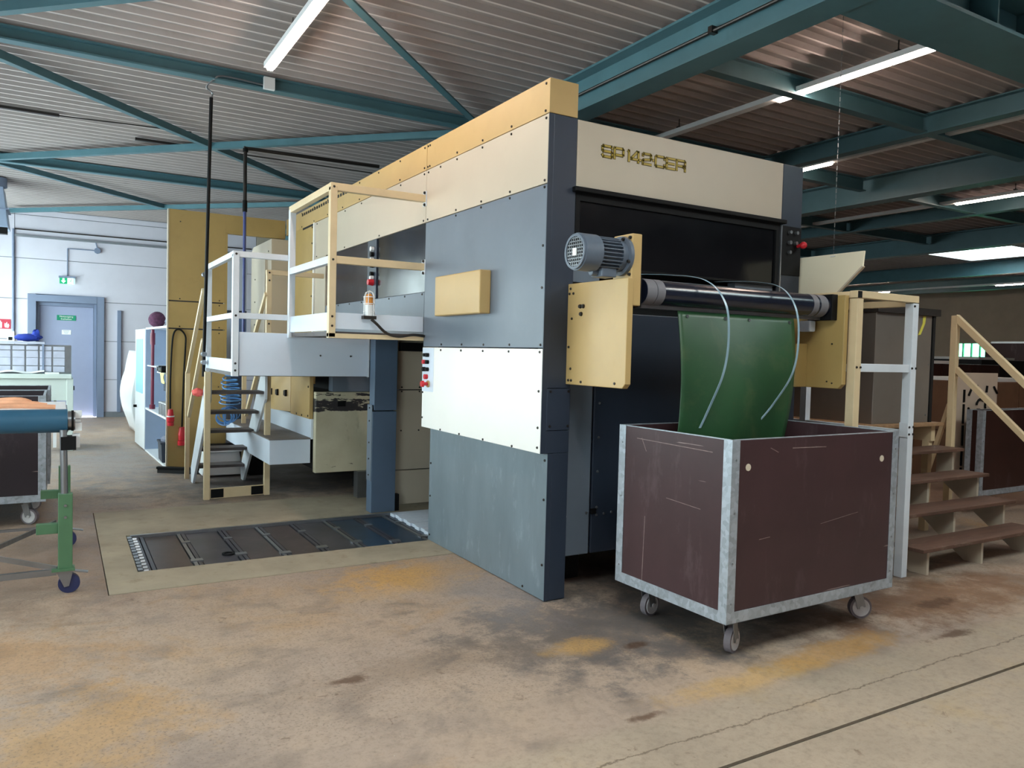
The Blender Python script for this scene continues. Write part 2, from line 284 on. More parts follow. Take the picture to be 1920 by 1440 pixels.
# ------------------------------------------------------------------ mesh building
class B:
    def __init__(s): s.v = []; s.f = []
    def _add(s, vs_, fs):
        o = len(s.v); s.v += [tuple(p) for p in vs_]; s.f += [tuple(i + o for i in f) for f in fs]; return s
    def box(s, x0, x1, y0, y1, z0, z1):
        v = [(x, y, z) for z in (z0, z1) for y in (y0, y1) for x in (x0, x1)]
        return s._add(v, [(0, 2, 3, 1), (4, 5, 7, 6), (0, 1, 5, 4), (2, 6, 7, 3), (0, 4, 6, 2), (1, 3, 7, 5)])
    def bar(s, p0, p1, w, h, up=(0, 0, 1)):
        p0 = Vector(p0); p1 = Vector(p1); d = (p1 - p0).normalized(); u = Vector(up)
        sd = d.cross(u)
        if sd.length < 1e-4: sd = d.cross(Vector((1, 0, 0)))
        sd.normalize(); u = sd.cross(d)
        v = [p + sd * a * w / 2 + u * b * h / 2 for p in (p0, p1) for b in (-1, 1) for a in (-1, 1)]
        return s._add(v, [(0, 2, 3, 1), (4, 5, 7, 6), (0, 1, 5, 4), (2, 6, 7, 3), (0, 4, 6, 2), (1, 3, 7, 5)])
    def cyl(s, p0, p1, r, r1=None, n=16):
        p0 = Vector(p0); p1 = Vector(p1); r1 = r if r1 is None else r1; d = (p1 - p0).normalized()
        a = d.cross(Vector((0, 0, 1)))
        if a.length < 1e-4: a = Vector((1, 0, 0))
        a.normalize(); b = d.cross(a); v = []
        for p, q in ((p0, r), (p1, r1)):
            for i in range(n):
                t = 2 * PI * i / n; v.append(p + a * q * math.cos(t) + b * q * math.sin(t))
        f = [(i, (i + 1) % n, n + (i + 1) % n, n + i) for i in range(n)] + [tuple(range(n))[::-1], tuple(range(n, 2 * n))]
        return s._add(v, f)
    def ring(s, p0, p1, ro, ri, n=24):
        p0 = Vector(p0); p1 = Vector(p1); d = (p1 - p0).normalized(); a = d.cross(Vector((0, 0, 1)))
        if a.length < 1e-4: a = Vector((1, 0, 0))
        a.normalize(); b = d.cross(a); v = []
        for p, q in ((p0, ro), (p1, ro), (p1, ri), (p0, ri)):
            for i in range(n):
                t = 2 * PI * i / n; v.append(p + a * q * math.cos(t) + b * q * math.sin(t))
        f = []
        for k in range(4):
            for i in range(n): f.append((k * n + i, k * n + (i + 1) % n, ((k + 1) % 4) * n + (i + 1) % n, ((k + 1) % 4) * n + i))
        return s._add(v, f)
    def tube(s, pts, r, n=8, closed=False):
        pts = [Vector(p) for p in pts]; rings = []; up = None; v = []
        for i, p in enumerate(pts):
            q0 = pts[i - 1] if (i or closed) else p; q1 = pts[(i + 1) % len(pts)] if (i < len(pts) - 1 or closed) else p
            d = (q1 - q0)
            d = d.normalized() if d.length > 1e-9 else Vector((0, 0, 1))
            if up is None:
                up = Vector((0, 0, 1)) if abs(d.z) < 0.9 else Vector((1, 0, 0))
            a = d.cross(up)
            if a.length < 1e-4: a = d.cross(Vector((0.3, 1, 0.2)))
            a.normalize(); b = a.cross(d); up = b
            rr = r[i] if isinstance(r, (list, tuple)) else r
            v += [p + a * rr * math.cos(2 * PI * k / n) + b * rr * math.sin(2 * PI * k / n) for k in range(n)]
        f = []; m = len(pts)
        for i in range(m if closed else m - 1):
            for k in range(n): f.append((i * n + k, i * n + (k + 1) % n, ((i + 1) % m) * n + (k + 1) % n, ((i + 1) % m) * n + k))
        if not closed: f += [tuple(range(n))[::-1], tuple(range((m - 1) * n, m * n))]
        return s._add(v, f)
    def prism(s, poly, axis, a, b):
        n = len(poly)
        mk = {'x': lambda p, t: (t, p[0], p[1]), 'y': lambda p, t: (p[0], t, p[1]), 'z': lambda p, t: (p[0], p[1], t)}[axis]
        v = [mk(p, a) for p in poly] + [mk(p, b) for p in poly]
        return s._add(v, [tuple(range(n))[::-1], tuple(range(n, 2 * n))] + [(i, (i + 1) % n, n + (i + 1) % n, n + i) for i in range(n)])
    def sphere(s, c, r, nu=14, nv=9, sc=(1, 1, 1), jit=0.0):
        c = Vector(c); v = []
        for j in range(nv + 1):
            ph = PI * j / nv
            for i in range(nu):
                t = 2 * PI * i / nu; k = r * (1 + random.uniform(-jit, jit))
                v.append(c + Vector((sc[0] * k * math.sin(ph) * math.cos(t), sc[1] * k * math.sin(ph) * math.sin(t), sc[2] * k * math.cos(ph))))
        return s._add(v, [(j * nu + i, j * nu + (i + 1) % nu, (j + 1) * nu + (i + 1) % nu, (j + 1) * nu + i) for j in range(nv) for i in range(nu)])
    def grid(s, fn, nu, nv):
        v = [fn(i / nu, j / nv) for j in range(nv + 1) for i in range(nu + 1)]
        return s._add(v, [(j * (nu + 1) + i, j * (nu + 1) + i + 1, (j + 1) * (nu + 1) + i + 1, (j + 1) * (nu + 1) + i) for j in range(nv) for i in range(nu)])
    def build(s, name, mat, parent=None, local=False, smooth=False, bevel=0.0, kind=None):
        off = Vector((0, 0, 0))
        if parent is not None and not local:
            p = parent
            while p is not None: off += p.location; p = p.parent
        me = bpy.data.meshes.new(name); me.from_pydata([tuple(Vector(p) - off) for p in s.v], [], s.f)
        bm = bmesh.new(); bm.from_mesh(me)
        bmesh.ops.remove_doubles(bm, verts=bm.verts, dist=1e-6)
        bmesh.ops.recalc_face_normals(bm, faces=bm.faces); bm.to_mesh(me); bm.free()
        if smooth:
            for p in me.polygons: p.use_smooth = True
            me.set_sharp_from_angle(angle=math.radians(38))
        me.materials.append(mat)
        o = bpy.data.objects.new(name, me); COL.objects.link(o)
        if parent is not None: o.parent = parent
        if bevel > 0:
            md = o.modifiers.new('edge', 'BEVEL'); md.width = bevel; md.segments = 2; md.limit_method = 'ANGLE'; md.angle_limit = math.radians(50)
        if kind: o['kind'] = kind
        return o
def tag(o, label, cat=None, group=None, kind=None):
    o['label'] = label
    if cat: o['category'] = cat
    if group: o['group'] = group
    if kind: o['kind'] = kind
    return o
def thing(name, label, cat, loc=(0, 0, 0), group=None, rz=0.0, kind=None):
    o = bpy.data.objects.new(name, None); COL.objects.link(o); o.location = loc; o.rotation_euler = (0, 0, rz); o.empty_display_size = 0.1
    return tag(o, label, cat, group, kind)
def kids(o): return [c for c in bpy.data.objects if c.parent == o]
def copy_tree(o, parent=None):
    ch = kids(o); c = o.copy(); COL.objects.link(c); c.parent = parent
    for k in ch: copy_tree(k, c)
    return c
def struct(name, b, mat, label=None, cat=None, parent=None, **k):
    o = b.build(name, mat, parent, **k)
    if parent is None:
        o['kind'] = 'structure'
        if label: tag(o, label, cat)
    return o
def screws(pts, axis, r=0.009, d=0.006):
    b = B(); a = {'x': Vector((-1, 0, 0)), 'y': Vector((0, -1, 0)), 'z': Vector((0, 0, 1))}[axis]
    for p in pts: b.cyl(Vector(p) - a * 0.002, Vector(p) + a * d, r, r * 0.75, 8)
    return b
def frange(a, b, n): return [a + (b - a) * i / (n - 1) for i in range(n)]
def smoothpath(pts, k=6):
    pts = [Vector(p) for p in pts]; out = []
    for i in range(len(pts) - 1):
        p0 = pts[max(i - 1, 0)]; p1 = pts[i]; p2 = pts[i + 1]; p3 = pts[min(i + 2, len(pts) - 1)]
        for j in range(k):
            t = j / k
            out.append(0.5 * ((2 * p1) + (p2 - p0) * t + (2 * p0 - 5 * p1 + 4 * p2 - p3) * t * t + (3 * p1 - p0 - 3 * p2 + p3) * t ** 3))
    out.append(pts[-1]); return out
def text_mesh(name, body, size, mat, parent, loc, rot, extrude=0.001, align='CENTER'):
    cu = bpy.data.curves.new(name, 'FONT'); cu.body = body; cu.size = size; cu.extrude = extrude; cu.align_x = align; cu.align_y = 'CENTER'; cu.resolution_u = 2
    t = bpy.data.objects.new(name, cu); COL.objects.link(t)
    dg = bpy.context.evaluated_depsgraph_get(); me = bpy.data.meshes.new_from_object(t.evaluated_get(dg))
    bpy.data.objects.remove(t); bpy.data.curves.remove(cu)
    me.materials.clear(); me.materials.append(mat); me.name = name
    o = bpy.data.objects.new(name, me); COL.objects.link(o); o.parent = parent; o.rotation_euler = rot
    off = Vector((0, 0, 0)); p = parent
    while p is not None: off += p.location; p = p.parent
    o.location = Vector(loc) - off
    return o

# ------------------------------------------------------------------ structure: floor
ZC = 4.05
f = B()
f.box(XW, -2.284, -1.875, 13.85, -0.2, 0); f.box(-2.284, 0.6, -1.875, 1.24, -0.2, 0); f.box(-2.284, 0.6, 3.81, 13.85, -0.2, 0); f.box(0.6, 24, -1.875, 13.85, -0.2, 0)
floor = struct('floor', f, FLOOR, 'stained and worn brown grey concrete hall floor', 'floor')
b = B(); b.box(XW, 24, -9, -1.893, -0.2, 0.0); b.build('lane_slab', LANE, floor)
B().box(XW, 24, -1.893, -1.875, -0.2, -0.012).build('joint_filler', DARK, floor)
b = B(); b.box(-2.278, -2.09, 1.246, 3.804, -0.2, 0.003); b.box(-2.09, 0.6, 1.246, 1.69, -0.2, 0.003); b.box(-2.09, 0.6, 2.79, 3.804, -0.2, 0.003); b.build('concrete_frame', FRAMEC, floor)
b = B(); b.box(-2.09, 0.6, 1.69, 2.79, -0.2, -0.06); b.build('pit_bottom', DARK, floor)

# ------------------------------------------------------------------ structure: ceiling of trapezoidal sheet, ribs along X
def sheet(x0, x1, y0, y1):
    bb = B(); pitch = 0.17; prof = [(0, 0.040), (0.110, 0.040), (0.130, 0.0), (0.152, 0.0)]
    k0 = math.ceil(y0 / pitch); pts = [(y0, ZC)]
    for k in range(k0, int(y1 / pitch) + 1):
        for dy, dz in prof:
            y = k * pitch + dy
            if y0 < y < y1: pts.append((y, ZC + dz))
    pts.append((y1, ZC))
    v = [(x, p[0], p[1]) for p in pts for x in (x0, x1)]
    fl_ = [(2 * i, 2 * i + 1, 2 * i + 3, 2 * i + 2) for i in range(len(pts) - 1)]
    bb._add(v, fl_); return bb
def roof(name, r, parent=None):
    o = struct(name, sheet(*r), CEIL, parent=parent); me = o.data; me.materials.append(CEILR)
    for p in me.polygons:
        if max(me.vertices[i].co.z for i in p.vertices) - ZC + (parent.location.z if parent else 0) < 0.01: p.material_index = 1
    return o
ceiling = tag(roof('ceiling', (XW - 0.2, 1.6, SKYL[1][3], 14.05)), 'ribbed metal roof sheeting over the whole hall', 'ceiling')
def bay(x0, x1, y0, y1, hole):
    if hole is None: return [(x0, x1, y0, y1)]
    a, c, d, e_ = hole
    return [r for r in ((x0, x1, y0, d), (x0, x1, e_, y1), (x0, a, d, e_), (c, x1, d, e_)) if r[1] - r[0] > 0.01 and r[3] - r[2] > 0.01]
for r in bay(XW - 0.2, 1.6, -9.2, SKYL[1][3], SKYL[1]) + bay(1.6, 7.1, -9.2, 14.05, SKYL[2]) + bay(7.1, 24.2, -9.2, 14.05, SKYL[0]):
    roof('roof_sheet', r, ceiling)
for i, q in enumerate(SKYL):
    fr = B(); t_ = 0.05
    fr.box(q[0] - t_, q[1] + t_, q[2] - t_, q[2], ZC - 0.01, ZC + 0.22).box(q[0] - t_, q[1] + t_, q[3], q[3] + t_, ZC - 0.01, ZC + 0.22).box(q[0] - t_, q[0], q[2], q[3], ZC - 0.01, ZC + 0.22).box(q[1], q[1] + t_, q[2], q[3], ZC - 0.01, ZC + 0.22)
    sk = struct('window_%d' % (20 + i), fr, WHITEP, ['bright skylight opening in the far right roof', 'skylight overhead behind the viewer on the left', 'skylight overhead behind the viewer on the right'][i], 'skylight')
    B().box(q[0], q[1], q[2], q[3], ZC + 0.20, ZC + 0.21).build('pane', PANE, sk)

# ------------------------------------------------------------------ structure: walls
YB = 13.85
wb = B(); wb.box(XW - 0.2, -3.09, YB + 0.02, YB + 0.25, 0, 4.09); wb.box(-3.09, -1.77, YB + 0.02, YB + 0.25, 2.43, 4.09); wb.box(-1.77, 24.2, YB + 0.02, YB + 0.25, 0, 4.09)
wall_back = struct('wall_back', wb, CONC_W, 'white painted far wall of stacked horizontal panels', 'wall')
rows = [0.10, 0.763, 1.545, 2.33, 3.115, 3.95, 4.06]
for z0, z1 in zip(rows[:-1], rows[1:]):
    for x0, x1 in ((XW, -3.305), (-3.295, -3.09), (-1.77, 1.2)) if z0 < 2.0 else (((XW, -3.305), (-3.295, -3.09), (-3.09, -1.77), (-1.77, 1.2)) if z0 < 2.4 and z0 > 2.2 else ((XW, -3.305), (-3.295, 1.2))):
        za = max(z0, 2.43) if (x0, x1) == (-3.09, -1.77) else z0
        B().box(x0, x1, YB, YB + 0.03, za + 0.006, z1 - 0.006).build('wall_panel', WALLP, wall_back)
    B().box(1.21, 24, YB, YB + 0.03, z0 + 0.006, z1 - 0.006).build('wall_panel', WALLD, wall_back)
struct('baseboard_back', B().box(-1.77, 1.2, YB - 0.035, YB + 0.0, 0, 0.10), CONC_W, 'grey plinth along the foot of the far wall', 'baseboard')
for i, x in enumerate((-1.50, -0.80)):
    struct('trim_%d' % (i + 1), B().box(x - 0.035, x + 0.035, YB - 0.05, YB, 0.10 if i == 0 else 0.9, 2.18), DFRAME, ['grey steel upright on the far wall right of the door', 'grey steel upright on the far wall above the white cabinet'][i], 'trim')
# door
d1 = thing('door_1', 'pale blue grey fire door in a deep grey frame in the far wall', 'door', (-2.43, YB, 0), kind='structure')
B().box(-3.09, -2.955, YB - 0.06, YB + 0.10, 0, 2.43).box(-1.905, -1.77, YB - 0.06, YB + 0.10, 0, 2.43).box(-2.955, -1.905, YB - 0.06, YB + 0.10, 2.29, 2.43).build('door_frame', DFRAME, d1, bevel=0.006)
B().box(-2.955, -2.90, YB + 0.06, YB + 0.16, 0, 2.29).box(-1.96, -1.905, YB + 0.06, YB + 0.16, 0, 2.29).box(-2.90, -1.96, YB + 0.06, YB + 0.16, 2.22, 2.29).build('door_rebate', DFRAME, d1, bevel=0.006)
lf = B().box(-2.90, -1.96, YB + 0.12, YB + 0.17, 0.01, 2.22).build('door_leaf', DOORG, d1, bevel=0.004)
B().cyl((-2.80, YB + 0.12, 1.08), (-2.80, YB + 0.06, 1.08), 0.012).cyl((-2.80, YB + 0.065, 1.08), (-2.66, YB + 0.065, 1.08), 0.011).build('handle', BLACKP, lf, smooth=True)
s1 = B().box(-2.60, -2.27, YB + 0.112, YB + 0.12, 1.94, 2.045).build('green_sign', GREENS, lf)
text_mesh('sign_text', 'Notausgang\nfreihalten', 0.05, PAPER, lf, (-2.435, YB + 0.110, 1.992), (PI / 2, 0, 0))
B().box(-2.515, -2.355, YB + 0.113, YB + 0.12, 1.66, 1.75).build('paper_notice', PAPER, lf)
for k in range(3): B().box(-2.49 + 0.01 * k, -2.385 - 0.012 * k, YB + 0.111, YB + 0.113, 1.727 - 0.024 * k, 1.733 - 0.024 * k).build('notice_line', DFRAME, lf)
# window wall, out of the frame on the left
wl_ = B(); wl_.box(XW - 0.25, XW, -9.2, 14.05, -0.1, 0.95); wl_.box(XW - 0.25, XW, -9.2, 14.05, 3.4, 4.12)
edges = [-9.2] + [v for w4 in WIN for v in w4[:2]] + [14.05]
for i in range(0, len(edges), 2): wl_.box(XW - 0.25, XW, edges[i], edges[i + 1], 0.95, 3.4)
for a, c, z0, z1 in WIN:
    if z1 < 3.4: wl_.box(XW - 0.25, XW, a, c, z1, 3.4)
struct('wall_left', wl_, WALLP, 'white painted window wall on the left', 'wall')
for i, (a, bb, z0, z1) in enumerate(WIN):
    wf = B(); n = 3
    for k in range(n + 1):
        y = a + (bb - a) * k / n; wf.box(XW - 0.16, XW - 0.10, max(a, y - 0.03), min(bb, y + 0.03), z0, z1)
    wf.box(XW - 0.16, XW - 0.10, a, bb, z0, z0 + 0.06).box(XW - 0.16, XW - 0.10, a, bb, z1 - 0.06, z1)
    wo = struct('window_%d' % (i + 1), wf, WHITEP, ['low white framed window nearest the viewer in the left wall', 'low white framed window opposite the press in the left wall', 'taller white framed window opposite the yellow tower', 'tallest white framed window beside the far wall'][i], 'window')
    B().box(XW - 0.135, XW - 0.13, a, bb, z0, z1).build('pane', PANE, wo)
struct('wall_front', B().box(XW - 0.2, 24.2, -9.25, -9.0, -0.1, 4.12), WALLP, 'plain white wall behind the viewer', 'wall')
RW = (9.9, 11.35, 1.80, 2.25)
struct('wall_right', B().box(24, 24.25, -9.2, RW[0], -0.1, 4.12).box(24, 24.25, RW[1], 14.05, -0.1, 4.12).box(24, 24.25, RW[0], RW[1], -0.1, RW[2]).box(24, 24.25, RW[0], RW[1], RW[3], 4.12), WALLD, 'dim tan wall at the far right end of the hall', 'wall')
wf = B()
for k in range(6): wf.box(24.05, 24.12, RW[0] + 0.28 * k, RW[0] + 0.28 * k + 0.03, RW[2], RW[3])
wo = struct('window_6', wf, GREENL, 'small green lit window far away in the dim right wall', 'window')
B().box(24.08, 24.085, RW[0], RW[1], RW[2], RW[3]).build('pane', PANEG, wo)
B().box(23.9, 24.0, RW[0] - 0.05, RW[1] + 0.05, RW[2] - 0.06, RW[2]).build('window_sill', GREENL, wo)

# ------------------------------------------------------------------ structure: roof steel
def ibeam(p0, p1, h, wd, tf=0.014, tw=0.010):
    """I section whose underside runs from p0 to p1"""
    p0 = Vector(p0); p1 = Vector(p1); up = Vector((0, 0, 1)); bb = B()
    bb.bar(p0 + up * tf / 2, p1 + up * tf / 2, wd, tf); bb.bar(p0 + up * (h - tf / 2), p1 + up * (h - tf / 2), wd, tf)
    bb.bar(p0 + up * h / 2, p1 + up * h / 2, tw, h - 2 * tf)
    return bb
def steel(name, bb, label, cat='beam', group=None):
    o = bb.build(name, TEAL); return tag(o, label, cat, group, 'structure')
BE = 'beams over the left bay'
steel('roof_beam', ibeam((XW, 3.72, 3.93), (1.55, 3.72, 3.93), 0.12, 0.11), 'teal roof beam nearest the viewer crossing the upper left', group=BE)
steel('roof_beam', ibeam((XW, 8.80, 3.93), (1.55, 8.80, 3.93), 0.12, 0.11), 'teal roof beam crossing above the yellow tower', group=BE)
steel('roof_beam', ibeam((XW, -1.3, 3.93), (1.55, -1.3, 3.93), 0.12, 0.11), 'teal roof beam overhead in front of the machine', group=BE)
g1 = thing('roof_girder', 'deep teal roof girder right above the machine with a dark conduit', 'girder', (1.6, 0, 3.7), kind='structure')
ibeam((1.6, -9, 3.7), (1.6, 13.85, 3.7), 0.35, 0.24, 0.02).build('girder_section', TEAL, g1)
B().cyl((1.555, -9, 3.885), (1.555, 13.8, 3.885), 0.013, n=8).build('conduit', BOLT, g1, smooth=True)
for y in (-3.0, 0.35, 3.6, 7.0, 10.5): B().box(1.535, 1.595, y - 0.02, y + 0.02, 3.87, 3.92).build('conduit_clip', BOLT, g1)
steel('roof_girder', ibeam((7.12, -9, 3.7), (7.12, 13.85, 3.7), 0.35, 0.24, 0.02), 'deep dark teal girder crossing behind the right column top', 'girder')
steel('roof_girder', ibeam((12.3, -9, 3.7), (12.3, 13.85, 3.7), 0.35, 0.24, 0.02), 'deep teal girder in front of the skylight', 'girder')
steel('roof_girder', ibeam((20.6, -9, 3.7), (20.6, 13.85, 3.7), 0.35, 0.24, 0.02), 'farthest deep teal girder at the right', 'girder')
steel('roof_beam', ibeam((5.12, -9, 3.85), (5.12, 13.85, 3.85), 0.20, 0.14), 'teal beam running back above the right machine column')
steel('roof_beam', ibeam((9.8, -9, 3.85), (9.8, 13.85, 3.85), 0.20, 0.14), 'dark teal beam between the two far lamps')
steel('roof_beam', ibeam((17.0, -9, 3.72), (17.0, 13.85, 3.72), 0.33, 0.2), 'teal beam lit by the skylight at the right')
cg = thing('cross_girder', 'wide teal cross girder filling the upper right corner', 'girder', (1.7, -0.8, 3.72), kind='structure')
b = B(); b.box(1.61, 24, -1.02, -0.58, 3.72, 3.745); b.box(1.61, 24, -1.02, -0.58, 4.02, 4.045); b.box(1.61, 24, -0.81, -0.79, 3.745, 4.02); b.build('girder_section', TEAL, cg)
for x in frange(2.2, 7.0, 9): B().box(x - 0.008, x + 0.008, -1.0, -0.81, 3.745, 4.02).build('stiffener', TEAL, cg)
for y, row in ((0.90, 'nearest'), (2.95, 'second'), (5.2, 'third'), (7.9, 'fourth'), (10.6, 'farthest')):
    for a, c, bay in ((1.72, 5.05, 'between the near girder and the first beam'), (5.19, 7.0, 'between the first beam and the dark girder'), (7.24, 9.73, 'just right of the dark girder'), (9.87, 12.18, 'left of the skylight girder')):
        steel('roof_purlin', ibeam((a, y, 3.86), (c, y, 3.86), 0.17, 0.10), 'teal purlin of the %s row, %s' % (row, bay), group='purlins over the right bays')
BR = 'diagonal roof braces'
def brace(p, q, label):
    p = Vector(p); q = Vector(q); d = (q - p).normalized(); sd = d.cross(Vector((0, 0, 1)))
    bb = B(); bb.bar(p, q, 0.07, 0.010); bb.bar(p + sd * 0.031 + Vector((0, 0, 0.035)), q + sd * 0.031 + Vector((0, 0, 0.035)), 0.010, 0.07)
    steel('roof_brace', bb, label, 'brace', BR)
ZB = 3.93
brace((-3.45, 3.62, ZB), (1.45, -1.2, ZB), 'teal diagonal brace cutting the top left corner')
brace((1.40, 3.60, ZB - 0.012), (-3.5, -1.2, ZB - 0.012), 'teal diagonal brace running down to the yellow machine top')
brace((-3.35, 3.86, ZB), (1.45, 8.70, ZB), 'teal diagonal brace passing behind the hanging black rod')
brace((-3.35, 8.70, ZB - 0.012), (1.45, 3.86, ZB - 0.012), 'teal diagonal brace rising slightly to the right above the rod')
brace((-3.35, 8.92, ZB), (1.45, 13.5, ZB), 'teal diagonal brace ending above the yellow tower')
brace((-3.35, 13.5, ZB - 0.012), (1.45, 8.92, ZB - 0.012), 'teal diagonal brace low along the far wall top')

# ------------------------------------------------------------------ lamps on trunking rails
def lamp(x, z, y0, y1, lit, label, chains=()):
    t = thing('ceiling_lamp', label, 'lamp', (x, y0, z), 'tube lamps on rails')
    B().box(x - 0.045, x + 0.045, y0, y1, z + 0.004, z + 0.05).build('trunking', WHITEP, t)
    for a, c in lit:
        B().box(x - 0.026, x + 0.026, a, c, z - 0.022, z + 0.003).build('tube', TUBELIT, t, bevel=0.01)
    for y in chains:
        ch = B(); n = max(2, int((ZC - z - 0.05) / 0.03))
        for k in range(n):
            zz = z + 0.06 + 0.03 * k; ch.box(x - (0.006 if k % 2 else 0.002), x + (0.006 if k % 2 else 0.002), y - (0.002 if k % 2 else 0.006), y + (0.002 if k % 2 else 0.006), zz, zz + 0.034)
        B().box(x - 0.02, x + 0.02, y - 0.02, y + 0.02, z + 0.06, z + 0.075).build('bracket', BOLT, t)
        ch.build('hanger_chain', BOLT, t)
lamp(-1.0, 3.88, -4.6, 2.98, [(-4.5, -3.1), (-2.9, -1.5), (0.0, 1.45), (1.48, 2.96)], 'bright tube lamp at top left pointing at the machine', (2.2, -2.0))
lamp(3.17, 3.90, -0.45, 8.4, [(-0.36, 1.13)], 'long tube lamp rail right behind the lettered panel', (-0.05, 2.45, 4.6))
lamp(3.17, 3.90, -8.0, -1.4, [(-3.2, -1.7), (-6.5, -5.0)], 'tube lamp rail behind the cross girder, over the viewer', (-3.0,))
lamp(5.48, 3.90, -0.4, 9.0, [(2.3, 3.8)], 'tube lamp half hidden behind the dark column top', (0.6, 5.0))
lamp(8.85, 3.88, -3.0, 8.0, [(1.2, 2.72), (-2.5, -1.0)], 'tube lamp at the right edge above the skylight', (1.9,))
lamp(18.6, 3.62, 4.0, 13.0, [(5.7, 7.2), (10.2, 12.0)], 'far tube lamp just above the pale rail corner', ())

# ------------------------------------------------------------------ the press
FX = -0.054
press = thing('die_cutting_press', 'large grey, cream and yellow die cutting press filling the middle of the hall', 'machine', (0, 0, 0))
def part(b_, name, mat, parent=press, **k): return b_.build(name, mat, parent, **k)
# dark inner bodies
part(B().box(0.05, 2.15, 0.33, 1.70, 0.24, 2.90), 'machine_core', DARK)
part(B().box(-0.01, 2.15, 1.70, 6.1, 1.62, 3.08), 'machine_core', DARK)
part(B().box(0.24, 2.15, 2.95, 6.1, 0.25, 1.62), 'machine_core', DARK)
part(B().box(0.25, 0.5, 0.35, 0.6, 0, 0.22), 'machine_foot', DARK); part(B().box(1.7, 1.95, 0.35, 0.6, 0, 0.22), 'machine_foot', DARK); part(B().box(0.25, 0.6, 3.9, 4.3, 0, 0.26), 'machine_foot', DARK); part(B().box(0.25, 0.6, 5.3, 5.7, 0, 0.26), 'machine_foot', DARK)
# side, near section
yb = part(B().box(FX, 0.15, 0, 1.757, 2.928, 3.13), 'yellow_top_band', YEL, bevel=0.003)
part(screws([(FX, y, z) for z in (2.945, 3.105) for y in (0.04, 1.70, 1.735)] + [(FX, y, 2.948) for y in (0.44, 0.83, 1.22)], 'x'), 'screw_row', BOLT, yb, kind='stuff')
yb2 = part(B().box(FX, 0.15, 1.763, 6.13, 2.928, 3.13), 'yellow_top_band', YEL, bevel=0.003)
part(screws([(FX, y, z) for z in (2.948, 3.105) for y in frange(1.8, 5.9, 9)], 'x'), 'screw_row', BOLT, yb2, kind='stuff')
slot = B()
for k in range(22): slot.box(FX - 0.003, FX + 0.002, 3.55 + 0.085 * k, 3.60 + 0.085 * k, 3.07, 3.10)
part(slot, 'vent_slots', DARK, yb2, kind='stuff')
cp = part(B().box(FX, -0.02, 0.004, 1.757, 2.517, 2.923), 'cream_upper_panel', CREAM, bevel=0.003)
part(screws([(FX, y, 2.90) for y in (0.03, 0.44, 0.83, 1.22, 1.5, 1.72)] + [(FX, y, 2.535) for y in (0.03, 0.44, 0.83, 1.22, 1.72)], 'x'), 'screw_row', BOLT, cp, kind='stuff')
gp = part(B().box(FX, -0.02, 0.004, 1.757, 1.540, 2.511), 'grey_side_panel', GREYP, bevel=0.003)
part(screws([(FX, y, 2.495) for y in (0.03, 0.44, 0.83, 1.22)] + [(FX, y, 1.558) for y in (0.03, 0.40, 0.75, 1.08, 1.42)] + [(FX, 0.03, z) for z in (1.9, 2.15)], 'x'), 'screw_row', BOLT, gp, kind='stuff')
wp = part(B().box(FX - 0.003, -0.02, 0.004, 1.757, 0.905, 1.534), 'white_side_panel', WPAN, bevel=0.003)
part(screws([(FX - 0.003, y, 1.515) for y in (0.03, 0.40, 0.75, 1.08, 1.42)] + [(FX - 0.003, 0.03, z) for z in (1.28, 1.06, 0.94)] + [(FX - 0.003, 1.74, z) for z in (1.18, 0.98)] + [(FX - 0.003, y, 0.915) for y in (0.33, 0.72, 1.08, 1.4)], 'x'), 'screw_row', BOLT, wp, kind='stuff')
lp = part(B().box(0.0, 0.03, 0.004, 1.71, 0.004, 0.904), 'grey_lower_panel', GREYW, bevel=0.003)
part(screws([(0, 0.03, z) for z in (0.22, 0.62, 0.86)] + [(0, 1.68, z) for z in (0.05, 0.36, 0.62)] + [(0, 0.25, 0.03)], 'x'), 'screw_row', BOLT, lp, kind='stuff')
part(B().box(FX - 0.085, FX, 0.665, 1.375, 1.765, 2.055), 'yellow_cover_box', YEL, bevel=0.008)
# push button strip on the white panel
cs = part(B().box(FX - 0.006, FX - 0.003, 1.545, 1.753, 1.19, 1.53), 'control_strip', PLATW)
for y, z, m_, r in ((1.64, 1.475, BLACKP, 0.016), (1.685, 1.475, BLACKP, 0.014), (1.64, 1.42, BLACKP, 0.016), (1.70, 1.42, RED, 0.017), (1.64, 1.363, BLACKP, 0.016), (1.70, 1.363, BLACKP, 0.018), (1.66, 1.305, RED, 0.020)):
    part(B().cyl((FX - 0.006, y, z), (FX - 0.03, y, z), r, n=14), 'push_button', m_, cs, smooth=True)
part(B().cyl((FX - 0.006, 1.63, 1.25), (FX - 0.016, 1.63, 1.25), 0.027, n=18), 'button_collar', YEL, cs, smooth=True)
part(B().cyl((FX - 0.016, 1.63, 1.25), (FX - 0.05, 1.63, 1.25), 0.014, n=14).cyl((FX - 0.05, 1.63, 1.25), (FX - 0.068, 1.63, 1.25), 0.026, 0.022, 18), 'emergency_stop', RED, cs, smooth=True)
